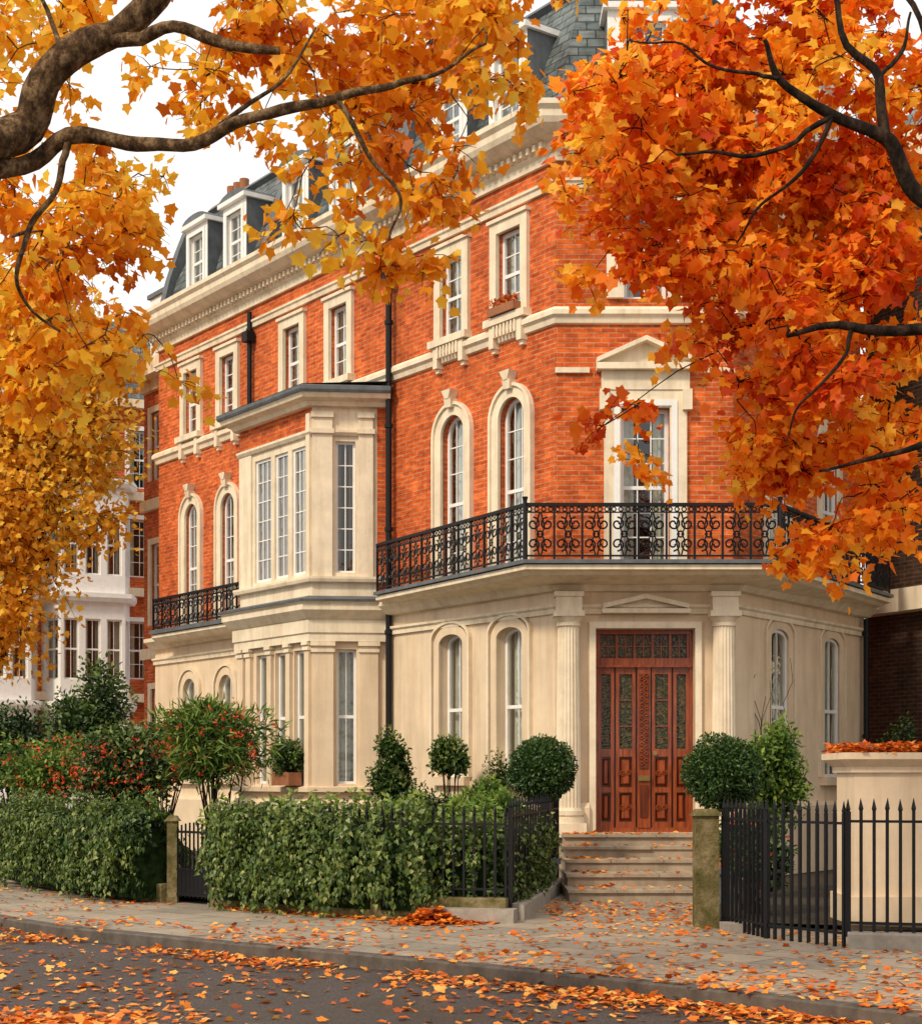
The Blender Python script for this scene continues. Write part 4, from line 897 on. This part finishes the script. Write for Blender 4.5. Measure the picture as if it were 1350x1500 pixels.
wtree('golden_tree',-21,52,[(-19,52,8,2.8),(-22,52,9,3),(-17,53,6,2),(-20,52,12,2.8)],'leafG',.5,(.25,.4),L=1.6,r=.35)

# ================================================================== fallen leaves
kcv=np.array(kc)
def ztop(x,y):
    d=np.linalg.norm(kcv-[x,y],axis=1); i=int(np.argmin(d)); i=min(max(i,1),len(kcv)-2); t=kcv[i+1]-kcv[i-1]; s=t[0]*(y-kcv[i][1])-t[1]*(x-kcv[i][0])
    return (0 if s>0 else -.12), d.min()
C=[];S=[];K=[]
def addleaf(x,y,s,lift=.0):
    z,_=ztop(x,y)
    if z==0 and y>24: return
    C.append((x,y,z+.012+lift)); S.append(s); K.append(rng.uniform(0,1))
for _ in range(5600):
    i=rng.integers(20,len(kcv)-30); p=kcv[i]+(kcv[i+1]-kcv[i])*rng.random(); t=kcv[i+1]-kcv[i]; t=t/np.linalg.norm(t); n=np.array([t[1],-t[0]]); o=abs(rng.normal())*.34+.03
    if rng.random()<.22: o=-abs(rng.normal())*.55
    dens=.4+.5*noise.noise(Vector((p[0]*.8,p[1]*.8,0)))*2.0+ (p[0]>1)*.4
    if rng.random()>dens: continue
    q=p+n*o; addleaf(q[0],q[1],rng.uniform(.04,.09),rng.uniform(0,.03))
for _ in range(7500):
    x,y=rng.uniform(-8,6),rng.uniform(8.5,24)
    if noise.noise(Vector((x*.5,y*.5,3)))*1.2+.55>rng.random(): addleaf(x,y,rng.uniform(.035,.085))
for _ in range(900): addleaf(rng.uniform(-5,4),rng.uniform(9.5,15),rng.uniform(.05,.095))
for _ in range(2200): addleaf(-3.0+rng.normal()*.5,10.7+rng.normal()*.5,rng.uniform(.05,.10),rng.uniform(0,.06))
for _ in range(520):
    a=rng.normal(size=2)*[.22,.14]; x,y=-.32+a[0],18.05+a[1]; C.append((x,y,.01+max(0,.18*math.exp(-(a[0]**2+a[1]**2)*18))*rng.random())); S.append(rng.uniform(.05,.1)); K.append(rng.uniform(0,.6))
for _ in range(520):
    x=rng.uniform(-3,.4); yy=np.interp(x,[-3,-.9,.5],[20.25,18.55,18.15])-abs(rng.normal())*.12; C.append((x,yy,.012)); S.append(rng.uniform(.05,.09)); K.append(rng.uniform(0,1))
for _ in range(300):
    i=rng.integers(0,5); z,ye=edges[i]; yb=edges[i-1][1] if i>0 else 24.6; x=rng.choice([rng.uniform(1.55,2.0),rng.uniform(1.5,3.5)]); C.append((x,rng.uniform(ye,yb-.06),z+.014)); S.append(rng.uniform(.05,.09)); K.append(rng.uniform(0,1))
for _ in range(420): C.append((rng.uniform(1.0,3.0),rng.uniform(16.5,21),.012)); S.append(rng.uniform(.045,.08)); K.append(rng.uniform(0,1))
n=len(C); leaves('fallen_leaves',C,rng.normal(size=(n,3))*[1,1,.12],rng.normal(size=(n,3))*.26+[0,0,1],S,np.array(K),'fallen')

# ================================================================== world, sun, camera
w=bpy.data.worlds.new('World'); scene.world=w; w.use_nodes=True; nt=w.node_tree; nt.nodes.clear()
out=nt.nodes.new('ShaderNodeOutputWorld'); bg=nt.nodes.new('ShaderNodeBackground'); bg.inputs['Strength'].default_value=.125
sunpos=Vector((-.62,-.70,.80)).normalized(); elev=math.asin(sunpos.z); az=math.atan2(sunpos.x,sunpos.y)
sky=nt.nodes.new('ShaderNodeTexSky'); sky.sky_type='NISHITA'; sky.sun_disc=False; sky.sun_elevation=elev; sky.sun_rotation=az%(2*PI); sky.dust_density=3
tc=nt.nodes.new('ShaderNodeTexCoord'); n1=noisen(nt,tc.outputs['Generated'],2.2,4,.55)
r=ramp(nt,n1.outputs[0],[(.3,(.89,.875,.86)),(.65,(1,.97,.91))])
sc=nt.nodes.new('ShaderNodeVectorMath'); sc.operation='SCALE'; sc.inputs['Scale'].default_value=9.8; lk(nt,r.outputs[0],sc.inputs[0])
mx=N(nt,'ShaderNodeMix',data_type='RGBA'); mx.inputs[0].default_value=.92; lk(nt,sky.outputs[0],mx.inputs[6]); lk(nt,sc.outputs[0],mx.inputs[7])
lk(nt,mx.outputs[2],bg.inputs['Color']); lk(nt,bg.outputs[0],out.inputs[0])
sl=bpy.data.lights.new('sun','SUN'); sl.energy=2.8; sl.angle=math.radians(8); sl.color=(1,.86,.65)
so=bpy.data.objects.new('sun',sl); scene.collection.objects.link(so); so.rotation_euler=sunpos.to_track_quat('Z','Y').to_euler(); so.location=(-10,-10,20)
cam=bpy.data.cameras.new('camera'); co=bpy.data.objects.new('camera',cam); scene.collection.objects.link(co); scene.camera=co
co.location=(0,0,1.6); co.rotation_euler=(PI/2,0,0); cam.sensor_fit='HORIZONTAL'; cam.sensor_width=36; cam.lens=64; cam.shift_y=.289; cam.clip_end=3000
scene.view_settings.view_transform='Standard'; scene.view_settings.look='None'; scene.view_settings.exposure=0
